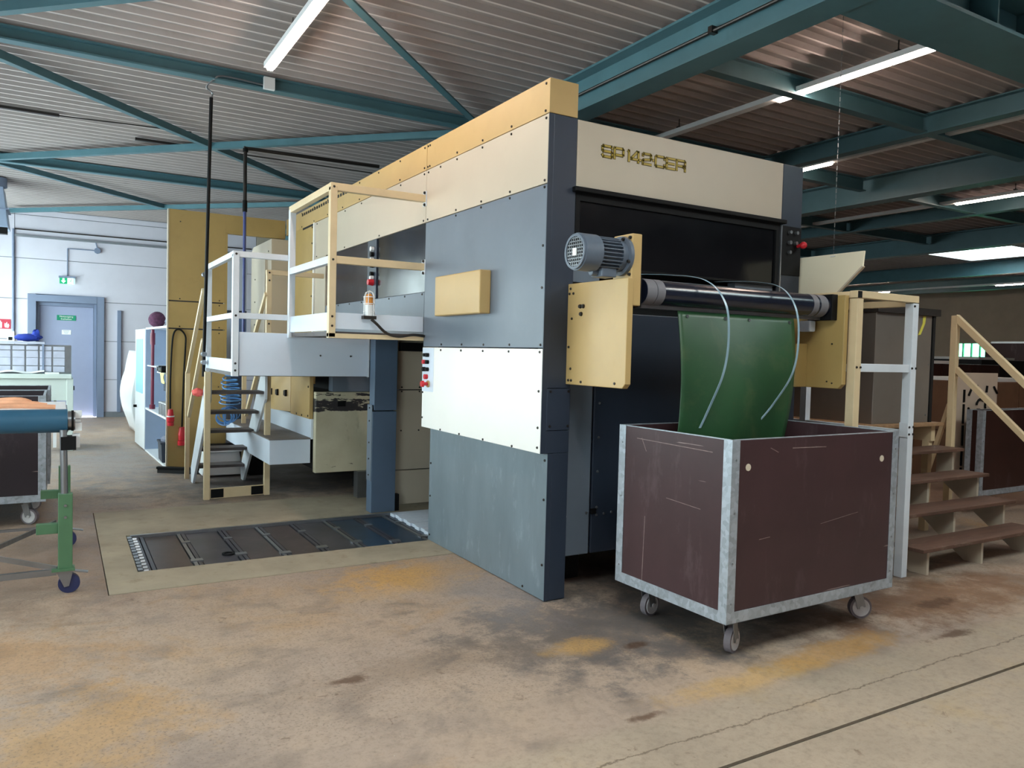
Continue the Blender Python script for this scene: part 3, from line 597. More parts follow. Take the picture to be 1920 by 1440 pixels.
# side, rear section above the platform
cp2 = part(B().box(FX, -0.02, 1.763, 4.80, 2.517, 2.923), 'cream_upper_panel', CREAM, bevel=0.003)
part(screws([(FX, y, 2.90) for y in frange(1.8, 4.75, 7)] + [(FX, y, 2.535) for y in frange(1.8, 4.75, 4)], 'x'), 'screw_row', BOLT, cp2, kind='stuff')
part(B().box(FX + 0.012, -0.02, 1.763, 2.84, 1.975, 2.514), 'side_window', GLASSD)
part(B().box(FX + 0.012, -0.02, 3.09, 4.42, 1.975, 2.514), 'side_window', GLASSP)
bc = part(B().box(FX, -0.02, 2.85, 3.08, 1.975, 2.514), 'button_column', NAVY)
for z, m_ in ((2.43, WHITEP), (2.38, BLACKP), (2.33, WHITEP), (2.28, BLACKP), (2.20, BLACKP), (2.17, WHITEP)):
    part(B().cyl((FX, 2.93, z), (FX - 0.03, 2.93, z), 0.022, n=14), 'push_button', m_, bc, smooth=True)
part(B().cyl((FX, 2.93, 2.125), (FX - 0.05, 2.93, 2.125), 0.032, 0.026, 16), 'emergency_stop', RED, bc, smooth=True)
part(B().box(FX - 0.004, -0.02, 4.40, 4.80, 1.64, 2.515), 'grey_cream_panel', CREAM)
ap = part(B().box(FX, -0.02, 1.763, 4.40, 1.625, 1.970), 'grey_apron_panel', GREYP, bevel=0.002)
part(screws([(FX, y, 1.955) for y in frange(1.8, 4.3, 8)], 'x'), 'screw_row', BOLT, ap, kind='stuff')
part(B().box(FX - 0.02, -0.02, 4.805, 4.845, 1.62, 2.92), 'white_edge_strip', WPAN)
yc = part(B().box(FX - 0.012, -0.02, 4.85, 5.80, 1.10, 2.92), 'yellow_column_panel', YELD, bevel=0.004)
part(screws([(FX - 0.012, 4.90, z) for z in (1.8, 2.1, 2.4, 2.7, 2.88)], 'x', 0.012), 'screw_row', BOLT, yc, kind='stuff')
part(B().box(FX - 0.014, FX, 4.86, 5.3, 2.895, 2.918), 'dark_gap', DARK)
# feeder cream side behind, with a slanting front
fd = part(B().prism([(5.85, 1.2), (7.0, 1.2), (7.0, 2.78), (6.9, 2.84), (5.85, 2.84)], 'x', -0.30, 0.2), 'cream_feeder_side', CREAM, bevel=0.004)
part(screws([(-0.30, y, z) for y in (6.0, 6.75) for z in (1.5, 1.8, 2.1, 2.4, 2.7)], 'x', 0.012), 'screw_row', BOLT, fd, kind='stuff')
part(B().box(-0.33, -0.30, 6.05, 6.13, 1.3, 2.66), 'cream_feeder_batten', CREAM)
# lower rear section
gpst = part(B().box(-0.055, 0.165, 2.83, 2.96, 0.95, 1.62), 'grey_gate_post', POSTB, bevel=0.004)
part(B().box(-0.07, 0.165, 2.83, 2.96, 0.004, 0.94), 'grey_gate_post', POSTB, bevel=0.004)
part(B().box(-0.075, -0.07, 2.835, 2.955, 0.30, 1.0), 'post_cover_strip', GREYP)
part(screws([(-0.075, 2.895, z) for z in (0.35, 0.5, 0.65, 0.85, 0.97)], 'x'), 'screw_row', BOLT, gpst, kind='stuff')
cd1 = part(B().box(0.17, 2.1, 2.90, 2.93, 0.05, 0.37), 'cream_gate_panel', CREAM); part(B().box(0.17, 2.1, 2.90, 2.93, 0.38, 1.13), 'cream_gate_panel', CREAM); part(B().box(0.17, 2.1, 2.90, 2.93, 1.14, 1.62), 'cream_gate_panel', CREAM)
part(screws([(x, 2.90, z) for x in (0.24, 0.42) for z in (1.12, 1.16, 0.75)], 'y'), 'screw_row', BOLT, cd1, kind='stuff')
part(B().box(0.2, 0.42, 2.84, 2.90, 1.50, 1.58), 'black_catch', BLACKP); part(B().box(0.17, 0.21, 2.84, 2.90, 0.0, 0.16), 'black_catch', BLACKP)
part(B().box(0.0, 2.1, 1.76, 2.9, 1.62, 1.66), 'gate_soffit', DARK)
part(B().box(0.9, 2.1, 1.72, 2.88, 0.0, 1.6), 'machine_core', DARK)
pb = part(B().box(-0.36, 0.24, 3.64, 3.72, 0.27, 1.075), 'flaking_cream_guard', PEEL, bevel=0.006)
part(B().box(-0.14, -0.06, 3.634, 3.64, 0.93, 0.985), 'black_catch', BLACKP, pb)
part(B().box(-0.36, 0.24, 3.72, 5.9, 0.30, 1.02), 'machine_core', DARK)
part(B().box(-0.2, 0.20, 3.62, 3.75, 1.08, 1.40), 'grey_motor_cover', GREYP)
part(B().box(0.06, 0.2, 3.58, 3.7, 0.0, 0.27), 'machine_foot', STEEL)
yl = part(B().box(-0.40, -0.36, 3.73, 4.45, 0.80, 1.40), 'yellow_lower_cover', YEL, bevel=0.004)
part(screws([(-0.40, 3.77, z) for z in (0.83, 1.12)] + [(-0.40, y, 0.82) for y in (4.0, 4.2)], 'x', 0.012), 'screw_row', BOLT, yl, kind='stuff')
cv = B(); n = 10; pro = []
for k in range(n + 1):
    t = k / n * PI / 2; pro.append((4.46 + 0.62 * math.sin(t), -0.40 - 0.10 * math.sin(2 * t) - 0.0))
poly = [(x, y) for y, x in pro] + [(-0.30, 5.08), (-0.30, 4.46)]
cv.prism(poly, 'z', 0.82, 1.40); part(cv, 'yellow_curved_cover', YEL, smooth=True)
for k in range(3):
    y = 4.56 + 0.17 * k; t = math.asin(min(1, (y - 4.46) / 0.62)); x = -0.40 - 0.10 * math.sin(2 * t)
    part(B().prism([(y - 0.035, 0.98), (y + 0.035, 0.99), (y + 0.035, 1.04), (y - 0.035, 1.05)], 'x', x - 0.012, x + 0.03), 'dark_hole', DARK)
part(B().box(-0.38, -0.30, 3.72, 5.9, 0.60, 0.80), 'white_skirt', PLATW)
tr = part(B().box(-0.78, -0.38, 3.74, 6.0, 0.36, 0.60), 'white_delivery_trough', PLATW, bevel=0.004)
part(B().box(-0.785, -0.38, 3.735, 6.0, 0.601, 0.612), 'rubber_mat', RUBMAT, tr)
part(B().box(-0.62, -0.45, 5.4, 5.6, 0.0, 0.36), 'machine_foot', DARK)
# front face
part(B().box(-0.018, 0.15, 0.0, 0.035, 1.30, 2.925), 'corner_post', NAVY, bevel=0.003)
pc = part(B().box(-0.018, 0.15, -0.004, 0.035, 1.045, 1.297), 'corner_post_plate', NAVY, bevel=0.002)
part(screws([(0.005, -0.004, z) for z in (1.07, 1.28)] + [(0.135, -0.004, z) for z in (1.07, 1.28)], 'y'), 'screw_row', BOLT, pc, kind='stuff')
part(B().box(-0.018, 0.15, 0.0, 0.035, 0.906, 1.042), 'corner_post_plate', NAVY, bevel=0.002)
part(B().box(0.031, 0.15, 0.0, 0.035, 0.004, 0.904), 'corner_post', NAVY, bevel=0.003)
part(B().box(FX + 0.001, -0.018, 0.0, 0.0038, 0.906, 2.925), 'corner_post', NAVY)
part(B().box(0.0, 0.031, 0.0, 0.0038, 0.004, 0.904), 'corner_post', NAVY)
part(B().box(0.10, 0.15, 0.035, 0.3, 0.004, 2.92), 'post_return', DKNAVY)
cf = part(B().box(0.153, 1.963, 0.0, 0.04, 2.517, 2.921), 'cream_front_panel', CREAM, bevel=0.003)
part(B().box(0.153, 2.178, 0.005, 1.7, 2.905, 2.92), 'top_cover', CREAM)
rc = part(B().box(1.966, 2.178, 0.0, 0.30, 0.004, 2.921), 'right_column', NAVY, bevel=0.004)
part(B().box(1.955, 1.966, -0.01, 0.02, 1.33, 2.48), 'bright_edge', STEEL, rc)
kp = part(B().box(1.968, 2.17, -0.008, 0.0, 2.125, 2.478), 'control_panel', BLACKP)
for x, z, m_, r in ((2.04, 2.435, STEEL, 0.013), (2.11, 2.435, STEEL, 0.013), (2.04, 2.36, STEEL, 0.014), (2.105, 2.36, STEEL, 0.013), (2.04, 2.29, STEEL, 0.013)):
    part(B().cyl((x, -0.008, z), (x, -0.03, z), r, n=12), 'push_button', m_, kp, smooth=True)
part(B().cyl((2.135, -0.008, 2.345), (2.135, -0.05, 2.345), 0.013, n=12).sphere((2.135, -0.06, 2.345), 0.026), 'emergency_stop', RED, kp, smooth=True)
part(B().box(0.125, 1.985, -0.035, 0.06, 2.488, 2.516), 'window_hood', BLACKP, bevel=0.004)
part(B().box(0.152, 0.185, 0.0, 0.05, 2.04, 2.488).box(1.915, 1.95, 0.0, 0.05, 2.04, 2.488).box(0.185, 1.915, 0.0, 0.05, 2.04, 2.055).box(0.185, 1.915, 0.0, 0.05, 2.44, 2.488), 'window_frame', BLACKP)
part(B().box(0.185, 1.915, 0.015, 0.03, 2.055, 2.44), 'front_window', GLASSD)
part(B().box(0.153, 0.36, 0.02, 0.05, 1.95, 2.04), 'grey_filler', GREYP)
part(B().box(1.55, 1.93, 0.03, 0.1, 1.80, 2.04), 'grey_filler', GREYP)
part(B().box(0.15, 1.97, 0.30, 0.32, 0.22, 2.5), 'dark_back', DARK)
ld_ = part(B().box(0.165, 0.385, 0.085, 0.11, 0.235, 1.98), 'narrow_door', GREYP, bevel=0.006)
part(screws([(0.20, 0.085, 0.49), (0.36, 0.085, 0.50), (0.185, 0.085, 1.28)], 'y', 0.010), 'screw_row', STEEL, ld_, kind='stuff')
fdn = part(B().box(0.40, 1.95, 0.085, 0.11, 0.235, 1.78), 'navy_front_door', DKNAVY, bevel=0.006)
part(screws([(0.44, 0.085, z) for z in (0.48, 0.53, 0.76, 0.98, 1.2)] + [(0.50, 0.085, 0.485), (0.56, 0.085, 0.49)], 'y', 0.010), 'screw_row', STEEL, fdn, kind='stuff')
part(B().box(0.39, 0.43, 0.075, 0.087, 0.49, 0.525), 'black_catch', BLACKP, fdn)

# raised lettering SP 142-CER, wide strokes with rounded corners
GL = {'S': [[(1, .86), (.9, 1), (.1, 1), (0, .9), (0, .6), (.1, .5), (.9, .5), (1, .4), (1, .1), (.9, 0), (.1, 0), (0, .14)]],
      'P': [[(0, 0), (0, 1), (.9, 1), (1, .9), (1, .45), (.9, .35), (.05, .35)]],
      '1': [[(0, .9), (.3, 1), (.3, 0)]], '4': [[(.75, 0), (.75, 1), (.6, 1), (0, .35), (0, .25), (1, .25)]],
      '2': [[(0, .8), (0, .9), (.1, 1), (.9, 1), (1, .9), (1, .6), (.9, .5), (.1, .38), (0, .28), (0, 0), (1, 0)]],
      '-': [[(0, .5), (.3, .5)]], 'C': [[(1, .78), (1, .9), (.9, 1), (.1, 1), (0, .9), (0, .1), (.1, 0), (.9, 0), (1, .1), (1, .22)]],
      'E': [[(1, 1), (0, 1), (0, 0), (1, 0)], [(0, .5), (.92, .5)]], 'R': [[(0, 0), (0, 1), (.9, 1), (1, .9), (1, .55), (.9, .45), (.05, .45)], [(.7, .45), (1, .3), (1, 0)]]}
def glyph(ch, x, z, w_, h_, stroke, y0, y1):
    bb = B(); pad = stroke / 2
    for line in GL[ch]:
        pts = [(x + pad + p[0] * (w_ - 2 * pad), z + pad + p[1] * (h_ - 2 * pad)) for p in line]
        for p, q in zip(pts[:-1], pts[1:]):
            d = Vector((q[0] - p[0], 0, q[1] - p[1])); L = d.length; d /= L; e = d * pad * 0.75
            bb.bar(Vector((p[0], (y0 + y1) / 2, p[1])) - e, Vector((q[0], (y0 + y1) / 2, q[1])) + e, abs(y1 - y0), 2 * pad, up=(-d.z, 0, d.x))
    return bb
xx = 0.330; zt = 2.722
for ch, w_ in (('S', .098), ('P', .092), (' ', .024), ('1', .040), ('4', .094), ('2', .090), ('-', .024), ('C', .098), ('E', .090), ('R', .096)):
    if ch != ' ':
        h_ = 0.082
        part(glyph(ch, xx, zt, w_ - 0.005, h_, 0.0185, 0.0, -0.003), 'letter_edge', GOLDD, cf); part(glyph(ch, xx + 0.003, zt + 0.003, w_ - 0.011, h_ - 0.006, 0.0115, -0.003, -0.005), 'letter', GOLD, cf)
    xx += w_ - (0.012 if ch in '1' else 0.004)

# winder in front: yellow side plates, motor, tube
pl = part(B().prism([(0.0, 1.325), (-0.545, 1.325), (-0.57, 1.35), (-0.57, 1.93), (0.0, 1.93)], 'x', 0.114, 0.154), 'yellow_bracket_plate', YEL, bevel=0.004)
part(screws([(0.114, y, z) for y, z in ((-0.03, 1.90), (-0.06, 1.87), (-0.02, 1.87), (-0.05, 1.72), (-0.025, 1.55), (-0.05, 1.42), (-0.03, 1.35), (-0.06, 1.35), (-0.16, 1.345), (-0.48, 1.35))], 'x'), 'screw_row', BOLT, pl, kind='stuff')
part(screws([(0.114, y, z) for y, z in ((-0.135, 1.79), (-0.165, 1.79), (-0.145, 1.745))], 'x', 0.014, 0.012), 'hex_bolts', BOLT, pl, kind='stuff')
gb = part(B().box(0.144, 0.213, -0.56, -0.395, 1.78, 2.172), 'yellow_gear_case', YEL, bevel=0.006)
part(screws([(0.144, y, z) for y in (-0.545, -0.41) for z in (2.15, 1.95)], 'x', 0.010, 0.012), 'screw_row', BOLT, gb, kind='stuff')
AY, AZ = -0.475, 2.053
mt = part(B().cyl((0.144, AY, AZ), (-0.06, AY, AZ), 0.076, n=24), 'drive_motor', MOTORG, smooth=True)
for k in range(28):
    t = 2 * PI * k / 28; d = Vector((0, math.cos(t), math.sin(t)))
    part(B().bar(Vector((0.085, AY, AZ)) + d * 0.082, Vector((-0.06, AY, AZ)) + d * 0.082, 0.005, 0.026, up=d), 'cooling_fin', MOTORG, mt)
part(B().cyl((0.144, AY, AZ), (0.122, AY, AZ), 0.108, n=28).cyl((0.122, AY, AZ), (0.085, AY, AZ), 0.085, 0.09, 24), 'motor_flange', MOTORG, mt, smooth=True)
part(screws([(0.122, AY + 0.096 * math.cos(t), AZ + 0.096 * math.sin(t)) for t in frange(0.4, 5.1, 4)], 'x', 0.011, 0.012), 'flange_bolts', BOLT, mt, kind='stuff')
part(B().ring((-0.055, AY, AZ), (-0.165, AY, AZ), 0.100, 0.094, 28).ring((-0.150, AY, AZ), (-0.178, AY, AZ), 0.094, 0.080, 28), 'fan_cover', MOTORG, mt, smooth=True)
part(B().cyl((-0.140, AY, AZ), (-0.144, AY, AZ), 0.09, n=24), 'fan_dark', DARK, mt)
gr = B()
for k in range(-4, 5):
    h_ = 0.018 * k; l = math.sqrt(0.082 ** 2 - h_ ** 2)
    gr.bar((-0.172, AY - l, AZ + h_), (-0.172, AY + l, AZ + h_), 0.004, 0.004); gr.bar((-0.172, AY + h_, AZ - l), (-0.172, AY + h_, AZ + l), 0.004, 0.004)
part(gr, 'fan_grille', STEEL, mt)
part(B().box(-0.180, -0.174, AY - 0.016, AY + 0.016, AZ - 0.022, AZ + 0.018), 'white_sticker', PAPER, mt)
part(B().box(-0.03, 0.07, AY - 0.05, AY + 0.05, AZ - 0.125, AZ - 0.07).cyl((-0.03, AY, AZ - 0.1), (-0.07, AY, AZ - 0.1), 0.022, n=12), 'terminal_box', MOTORG, mt, bevel=0.006)
tb = part(B().cyl((0.27, -0.48, 1.868), (1.83, -0.48, 1.868), 0.0715, n=36), 'winding_tube', TUBE, smooth=True)
for a, c in ((0.27, 0.34), (0.345, 0.40), (1.66, 1.71), (1.73, 1.80)):
    part(B().ring((a, -0.48, 1.868), (c, -0.48, 1.868), 0.0735, 0.070, 36), 'tape_ring', M('grey_tape', (112, 110, 116), 0.6, var=0.1), tb, smooth=True)
part(B().box(0.213, 0.235, -0.54, -0.41, 1.775, 1.955), 'bearing_plate', BLACKP)
part(B().box(1.825, 1.88, -0.56, -0.37, 1.775, 1.945), 'bearing_block', BLACKP, bevel=0.004)
part(B().cyl((1.79, -0.48, 1.868), (1.83, -0.48, 1.868), 0.05, n=20), 'bearing_hub', BLACKP, smooth=True)
part(B().box(0.22, 1.86, -0.47, -0.435, 1.778, 1.800), 'hanging_bar', STEEL)
pr = part(B().prism([(0.0, 1.325), (-0.585, 1.325), (-0.615, 1.355), (-0.615, 1.94), (0.0, 1.94)], 'x', 1.88, 1.92), 'yellow_bracket_plate', YELD, bevel=0.004)
part(screws([(1.88, -0.53, 1.62), (1.88, -0.54, 1.36), (1.88, -0.50, 1.37)], 'x', 0.006), 'screw_row', BOLT, pr, kind='stuff')
part(B().box(1.77, 1.88, -0.335, -0.02, 1.325, 1.62), 'yellow_gear_box', YELD, bevel=0.006)
part(B().box(1.79, 1.85, -0.42, -0.33, 1.70, 1.775), 'grey_sensor', PLATW, bevel=0.01)
hose = smoothpath([(0.20, -0.30, 1.66), (0.26, -0.34, 1.63), (0.285, -0.36, 1.55), (0.27, -0.36, 1.46), (0.20, -0.34, 1.42)], 16)
part(B().tube(hose, [0.021 + 0.003 * (i % 2) for i in range(len(hose))], 10), 'flexible_conduit', M('grey_conduit', (150, 154, 158), 0.5, var=0.05), smooth=False)

# ------------------------------------------------------------------ green cloth and straps
def cloth(u, v):
    z = 1.775 - v * 0.80
    xl = 0.556 - 0.05 * v; xr = 1.548 - 0.16 * v ** 1.3
    x = xl + (xr - xl) * u
    y = -0.485 - 0.10 * math.sin(v * 2.0) - 0.03 * math.sin(u * PI) * v + 0.02 * math.sin(u * 7 + 2 * v) * v
    return (x, y, z)
gc = B().grid(cloth, 28, 26).build('green_rubber_sheet', GREENC, smooth=True)
md = gc.modifiers.new('thick', 'SOLIDIFY'); md.thickness = 0.005
tag(gc, 'worn green rubber sheet hanging from the dark tube into the brown cart', 'sheet')
part(screws([(0.62, -0.49, 1.745), (0.93, -0.492, 1.745), (1.13, -0.492, 1.745), (1.50, -0.492, 1.745)], 'y', 0.012, 0.01), 'sheet_screws', STEEL, gc, kind='stuff')
STRAP = M('clear_blue_strap', (150, 176, 190), 0.25, var=0.15, scale=4)
for k, (pts, lab) in enumerate((([(0.52, 0.03, 2.02), (0.62, -0.30, 2.00), (0.69, -0.56, 1.955), (0.735, -0.68, 1.82), (0.75, -0.70, 1.62), (0.74, -0.68, 1.42), (0.70, -0.62, 1.22), (0.65, -0.60, 1.10)], 'left clear plastic strap curling over the dark tube'),
                                ([(1.36, 0.03, 2.03), (1.36, -0.30, 2.01), (1.33, -0.56, 1.955), (1.33, -0.68, 1.82), (1.34, -0.70, 1.62), (1.32, -0.68, 1.42), (1.24, -0.62, 1.24), (1.14, -0.60, 1.13)], 'right clear plastic strap curling over the dark tube'))):
    sp = smoothpath(pts, 8); b = B()
    v = []; 
    for p in sp: v += [(p.x - 0.008, p.y, p.z), (p.x + 0.008, p.y, p.z), (p.x + 0.008, p.y + 0.002, p.z + 0.002), (p.x - 0.008, p.y + 0.002, p.z + 0.002)]
    n = len(sp); fs = [(4 * i + a, 4 * i + (a + 1) % 4, 4 * i + 4 + (a + 1) % 4, 4 * i + 4 + a) for i in range(n - 1) for a in range(4)] + [(0, 1, 2, 3), (4 * n - 4, 4 * n - 3, 4 * n - 2, 4 * n - 1)]
    b._add(v, fs); tag(b.build('plastic_strap', STRAP, smooth=True), lab, 'strap', 'plastic straps over the tube')

# ------------------------------------------------------------------ brown cart on casters (and its look-alikes)
def make_cart(label, ply, lx=1.372, ly=0.85, wheels=True, group=None, name='plywood_cart', top=1.11):
    t = thing(name, label, 'cart', (0, 0, 0), group); zb = 0.20; th = 0.018; e = 0.004
    def P_(b_, n, m_, **k): return b_.build(n, m_, t, local=True, **k)
    P_(B().box(e, lx - e, e, e + th, zb + 0.02, top - 0.004), 'side_board', ply); P_(B().box(e, lx - e, ly - e - th, ly - e, zb + 0.02, top - 0.004), 'side_board', ply)
    P_(B().box(e, e + th, e + th, ly - e - th, zb + 0.02, top - 0.004), 'side_board', ply); P_(B().box(lx - e - th, lx - e, e + th, ly - e - th, zb + 0.02, top - 0.004), 'side_board', ply)
    P_(B().box(e + th, lx - e - th, e + th, ly - e - th, zb + 0.02, zb + 0.04), 'floor_board', ply)
    for cx, cy in ((0, 0), (lx, 0), (0, ly), (lx, ly)):
        sx = 1 if cx == 0 else -1; sy = 1 if cy == 0 else -1; w_ = 0.055
        P_(B().prism([(cx, cy), (cx + sx * w_, cy), (cx + sx * w_, cy + sy * 0.003), (cx + sx * 0.003, cy + sy * 0.003), (cx + sx * 0.003, cy + sy * w_), (cx, cy + sy * w_)], 'z', zb, top), 'corner_angle', GALV)
        P_(screws([(cx + sx * 0.03, cy - (0 if cy == 0 else 0.0), z) for z in (zb + 0.1, zb + 0.3, zb + 0.55, top - 0.1)], 'y', 0.006, 0.003) if cy == 0 else screws([(cx, cy + sy * 0.03, z) for z in (zb + 0.1, zb + 0.5, top - 0.1)], 'x', 0.006, 0.003), 'rivet_row', STEEL, kind='stuff')
    h_ = 0.058
    P_(B().box(0.055, lx - 0.055, 0, 0.003, zb, zb + h_).box(0, lx, 0, 0.05, zb, zb + 0.003), 'base_rail', GALV); P_(B().box(0.055, lx - 0.055, ly - 0.003, ly, zb, zb + h_), 'base_rail', GALV)
    P_(B().box(0, 0.003, 0.055, ly - 0.055, zb, zb + h_), 'base_rail', GALV); P_(B().box(lx - 0.003, lx, 0.055, ly - 0.055, zb, zb + h_), 'base_rail', GALV)
    P_(B().box(e, lx - e, e, e + th, top - 0.004, top).box(e, lx - e, ly - e - th, ly - e, top - 0.004, top).box(e, e + th, e, ly - e, top - 0.004, top).box(lx - e - th, lx - e, e, ly - e, top - 0.004, top), 'worn_rim', GALV)
    if wheels:
        for (cx, cy, a) in ((0.14, 0.10, 0.35), (lx - 0.14, 0.14, -0.5), (0.14, ly - 0.12, 0.15), (lx - 0.14, ly - 0.12, 0.2)):
            dx, dy = math.cos(a), math.sin(a); nrm = Vector((-dy, dx, 0)); c = Vector((cx + 0.03 * dx, cy + 0.03 * dy, 0.065))
            k = P_(B().box(cx - 0.045, cx + 0.045, cy - 0.045, cy + 0.045, zb - 0.008, zb).cyl((cx, cy, zb - 0.008), (cx, cy, zb - 0.03), 0.03, n=14), 'caster', STEEL)
            fk = B()
            for s_ in (-1, 1): fk.bar(Vector((cx, cy, zb - 0.03)) + nrm * s_ * 0.026, c + nrm * s_ * 0.026, 0.05, 0.004, up=nrm)
            P_fork = fk.build('caster_fork', STEEL, k, local=True)
            B().cyl(c - nrm * 0.018, c + nrm * 0.018, 0.065, n=24).build('tyre', TYRE, k, local=True, smooth=True)
            B().cyl(c - nrm * 0.021, c + nrm * 0.021, 0.052, n=24).ring(c - nrm * 0.023, c + nrm * 0.023, 0.05, 0.042, 24).cyl(c - nrm * 0.03, c + nrm * 0.03, 0.012, n=10).build('wheel_disc', WHEELW, k, local=True, smooth=True)
    return t
cart = make_cart('brown plywood cart with galvanised edges on white casters below the green sheet', PLY)
cart.location = (0.276, -1.206, 0); cart.rotation_euler.z = math.radians(1.2)
sc_ = B()
for x, z in ((0.12, 0.97), (1.22, 0.96)): sc_.cyl((x, 0.0045, z), (x, 0.001, z), 0.018, n=12)
SCR = M('scuffed_film_scratch', (128, 108, 104), 0.6, var=0.25, scale=30)
for p, q, t_ in (((0.0036, 0.70, 1.045), (0.0036, 0.13, 1.035), 0.004), ((0.0036, 0.62, 0.98), (0.0036, 0.66, 1.05), 0.003), ((0.0036, 0.625, 0.24), (0.0036, 0.615, 0.62), 0.004), ((0.0036, 0.45, 0.75), (0.0036, 0.20, 0.735), 0.003)):
    B().bar(p, q, 0.0012, t_).build('scratch', SCR, cart, local=True)
for p, q, t_ in (((0.45, 0.0036, 1.052), (0.72, 0.0036, 1.048), 0.005), ((0.70, 0.0036, 0.635), (1.02, 0.0036, 0.67), 0.0018), ((0.22, 0.0036, 0.60), (0.30, 0.0036, 0.605), 0.003), ((0.28, 0.0036, 1.06), (0.34, 0.0036, 1.035), 0.004)):
    B().bar(p, q, t_, 0.0012, up=(0, 1, 0)).build('scratch', SCR, cart, local=True)
sc_.build('worn_hole_patch', M('pale_wood_chip', (210, 196, 176), 0.7, var=0.1), cart, local=True)
cr = make_cart('dark plywood crate on casters in front at the left edge', PLYD, group='dark crates at the left', top=1.065)
cr.location = (-4.005, 3.42, 0)
cr2 = copy_tree(cr); cr2.location = (-3.985, 4.32, 0); cr2['label'] = 'dark plywood crate standing just behind another at the left'
cr3 = make_cart('dark red brown crate with bright corner angle at the right edge', PLYR, lx=1.5, ly=0.16, name='plywood_crate', top=1.06, wheels=False)
cr3.location = (5.34, 0.32, 0)

# ------------------------------------------------------------------ upper platform beside the press
R_ = 0.052
def post(b_, x, y, z0, z1, w_=R_): return b_.box(x - w_ / 2, x + w_ / 2, y - w_ / 2, y + w_ / 2, z0, z1)
pf = thing('access_platform', 'cream railed upper platform bolted to the side of the press', 'platform', (-0.43, 2.35, 1.6))
PX, PY0, PY1 = -0.795, 1.775, 2.935
post(B(), PX, PY0, 1.59, 2.70).build('rail_post', RAILC, pf, bevel=0.003)
post(B(), PX, PY1, 1.59, 2.70).build('rail_post', RAILW, pf, bevel=0.003)
for z in (2.70, 2.165):
    B().box(PX - (R_ / 2 if z > 2.5 else -R_ / 2), FX - 0.002, PY0 - R_ / 2 + 0.002, PY0 + R_ / 2 - 0.002, z - 0.026, z + 0.030).build('front_rail', RAILC, pf, bevel=0.003)
    B().box(PX - R_ / 2 + 0.002, PX + R_ / 2 - 0.002, PY0 + R_ / 2, PY1 - (R_ / 2 if z < 2.5 else -R_ / 2), z - 0.026, z + 0.030).build('side_rail', RAILW if z < 2.5 else RAILC, pf, bevel=0.003)
    B().box(FX - 0.008, FX, PY0 - 0.03, PY0 + 0.03, z - 0.055, z + 0.06).build('wall_bracket', RAILW, pf)
    screws([(FX - 0.008, PY0 - 0.01, z - 0.045), (FX - 0.008, PY0 - 0.01, z + 0.048)], 'x', 0.013, 0.012).build('bracket_bolts', BOLT, pf, kind='stuff')
B().box(PX + R_ / 2, FX - 0.002, PY0 - 0.01, PY0, 1.655, 1.775).build('front_fascia', PLATW, pf)
B().box(PX - 0.012, PX, PY0 + R_ / 2, PY1 - R_ / 2, 1.64, 1.775).build('side_fascia', PLATW, pf)
B().box(PX - R_ / 2, FX - 0.002, PY0 - R_ / 2, PY0 + R_ / 2, 1.585, 1.62).build('base_frame', RAILC, pf)
B().box(PX, FX - 0.002, PY0 + R_ / 2, PY1, 1.60, 1.635).build('deck', TREADD, pf)
screws([(PX, PY0 - R_ / 2, z) for z in (2.70, 2.165, 1.745, 1.675)], 'y', 0.010, 0.006).build('post_bolts', BOLT, pf, kind='stuff')
# signal lamp on the platform edge
sl = thing('signal_lamp', 'small amber and white signal lamp in a wire cage on the platform edge', 'lamp', (-0.515, 1.735, 1.765))
B().box(-0.565, -0.465, 1.71, 1.77, 1.735, 1.76).build('lamp_bracket', BOLT, sl)
B().cyl((-0.515, 1.735, 1.76), (-0.515, 1.735, 1.845), 0.030, n=18).build('white_base', WHITEP, sl, smooth=True)
B().cyl((-0.515, 1.735, 1.845), (-0.515, 1.735, 1.905), 0.030, 0.026, 18).sphere((-0.515, 1.735, 1.905), 0.026).build('amber_dome', ORANGE, sl, smooth=True)
cg_ = B()
for k in range(6):
    t = 2 * PI * k / 6; dx, dy = 0.042 * math.cos(t), 0.042 * math.sin(t)
    cg_.tube([(-0.515 + dx, 1.735 + dy, 1.76), (-0.515 + dx, 1.735 + dy, 1.90), (-0.515 + dx * 0.7, 1.735 + dy * 0.7, 1.935), (-0.515, 1.735, 1.95)], 0.003, 6)
for z in (1.79, 1.85, 1.90): cg_.ring((-0.515, 1.735, z), (-0.515, 1.735, z + 0.005), 0.045, 0.040, 18)
cg_.build('wire_cage', WHITEP, sl)
B().tube(smoothpath([(-0.50, 1.725, 1.735), (-0.46, 1.715, 1.70), (-0.38, 1.72, 1.635), (-0.28, 1.72, 1.612), (-0.16, 1.72, 1.628), (FX - 0.004, 1.735, 1.622)], 6), 0.011, 8).build('lamp_cable', BOLT, sl, smooth=True)

# ------------------------------------------------------------------ stair landing
lg = thing('stair_landing', 'white railed landing with a tall kick panel below the upper platform', 'platform', (-0.65, 3.5, 1.27))
LX, LY0, LY1 = -1.255, 2.975, 4.34
fp = B().box(-1.22, -0.075, 2.968, 2.99, 1.255, 1.628).build('front_panel', PLATW, lg, bevel=0.003)
screws([(-0.52, 2.968, 1.44), (-0.24, 2.968, 1.44)], 'y').build('panel_screws', BOLT, lg, kind='stuff')
B().box(-0.075, -0.062, 2.965, 3.0, 1.25, 1.60).build('panel_edge', RAILW, lg)
B().box(LX - 0.01, -0.08, LY0 + 0.02, LY1 - 0.2, 1.25, 1.28).build('deck', TREADD, lg)
post(B(), LX, LY0, 1.25, 2.285).build('rail_post', RAILW, lg, bevel=0.003); post(B(), LX, LY1, 1.25, 2.285).build('rail_post', RAILW, lg, bevel=0.003)
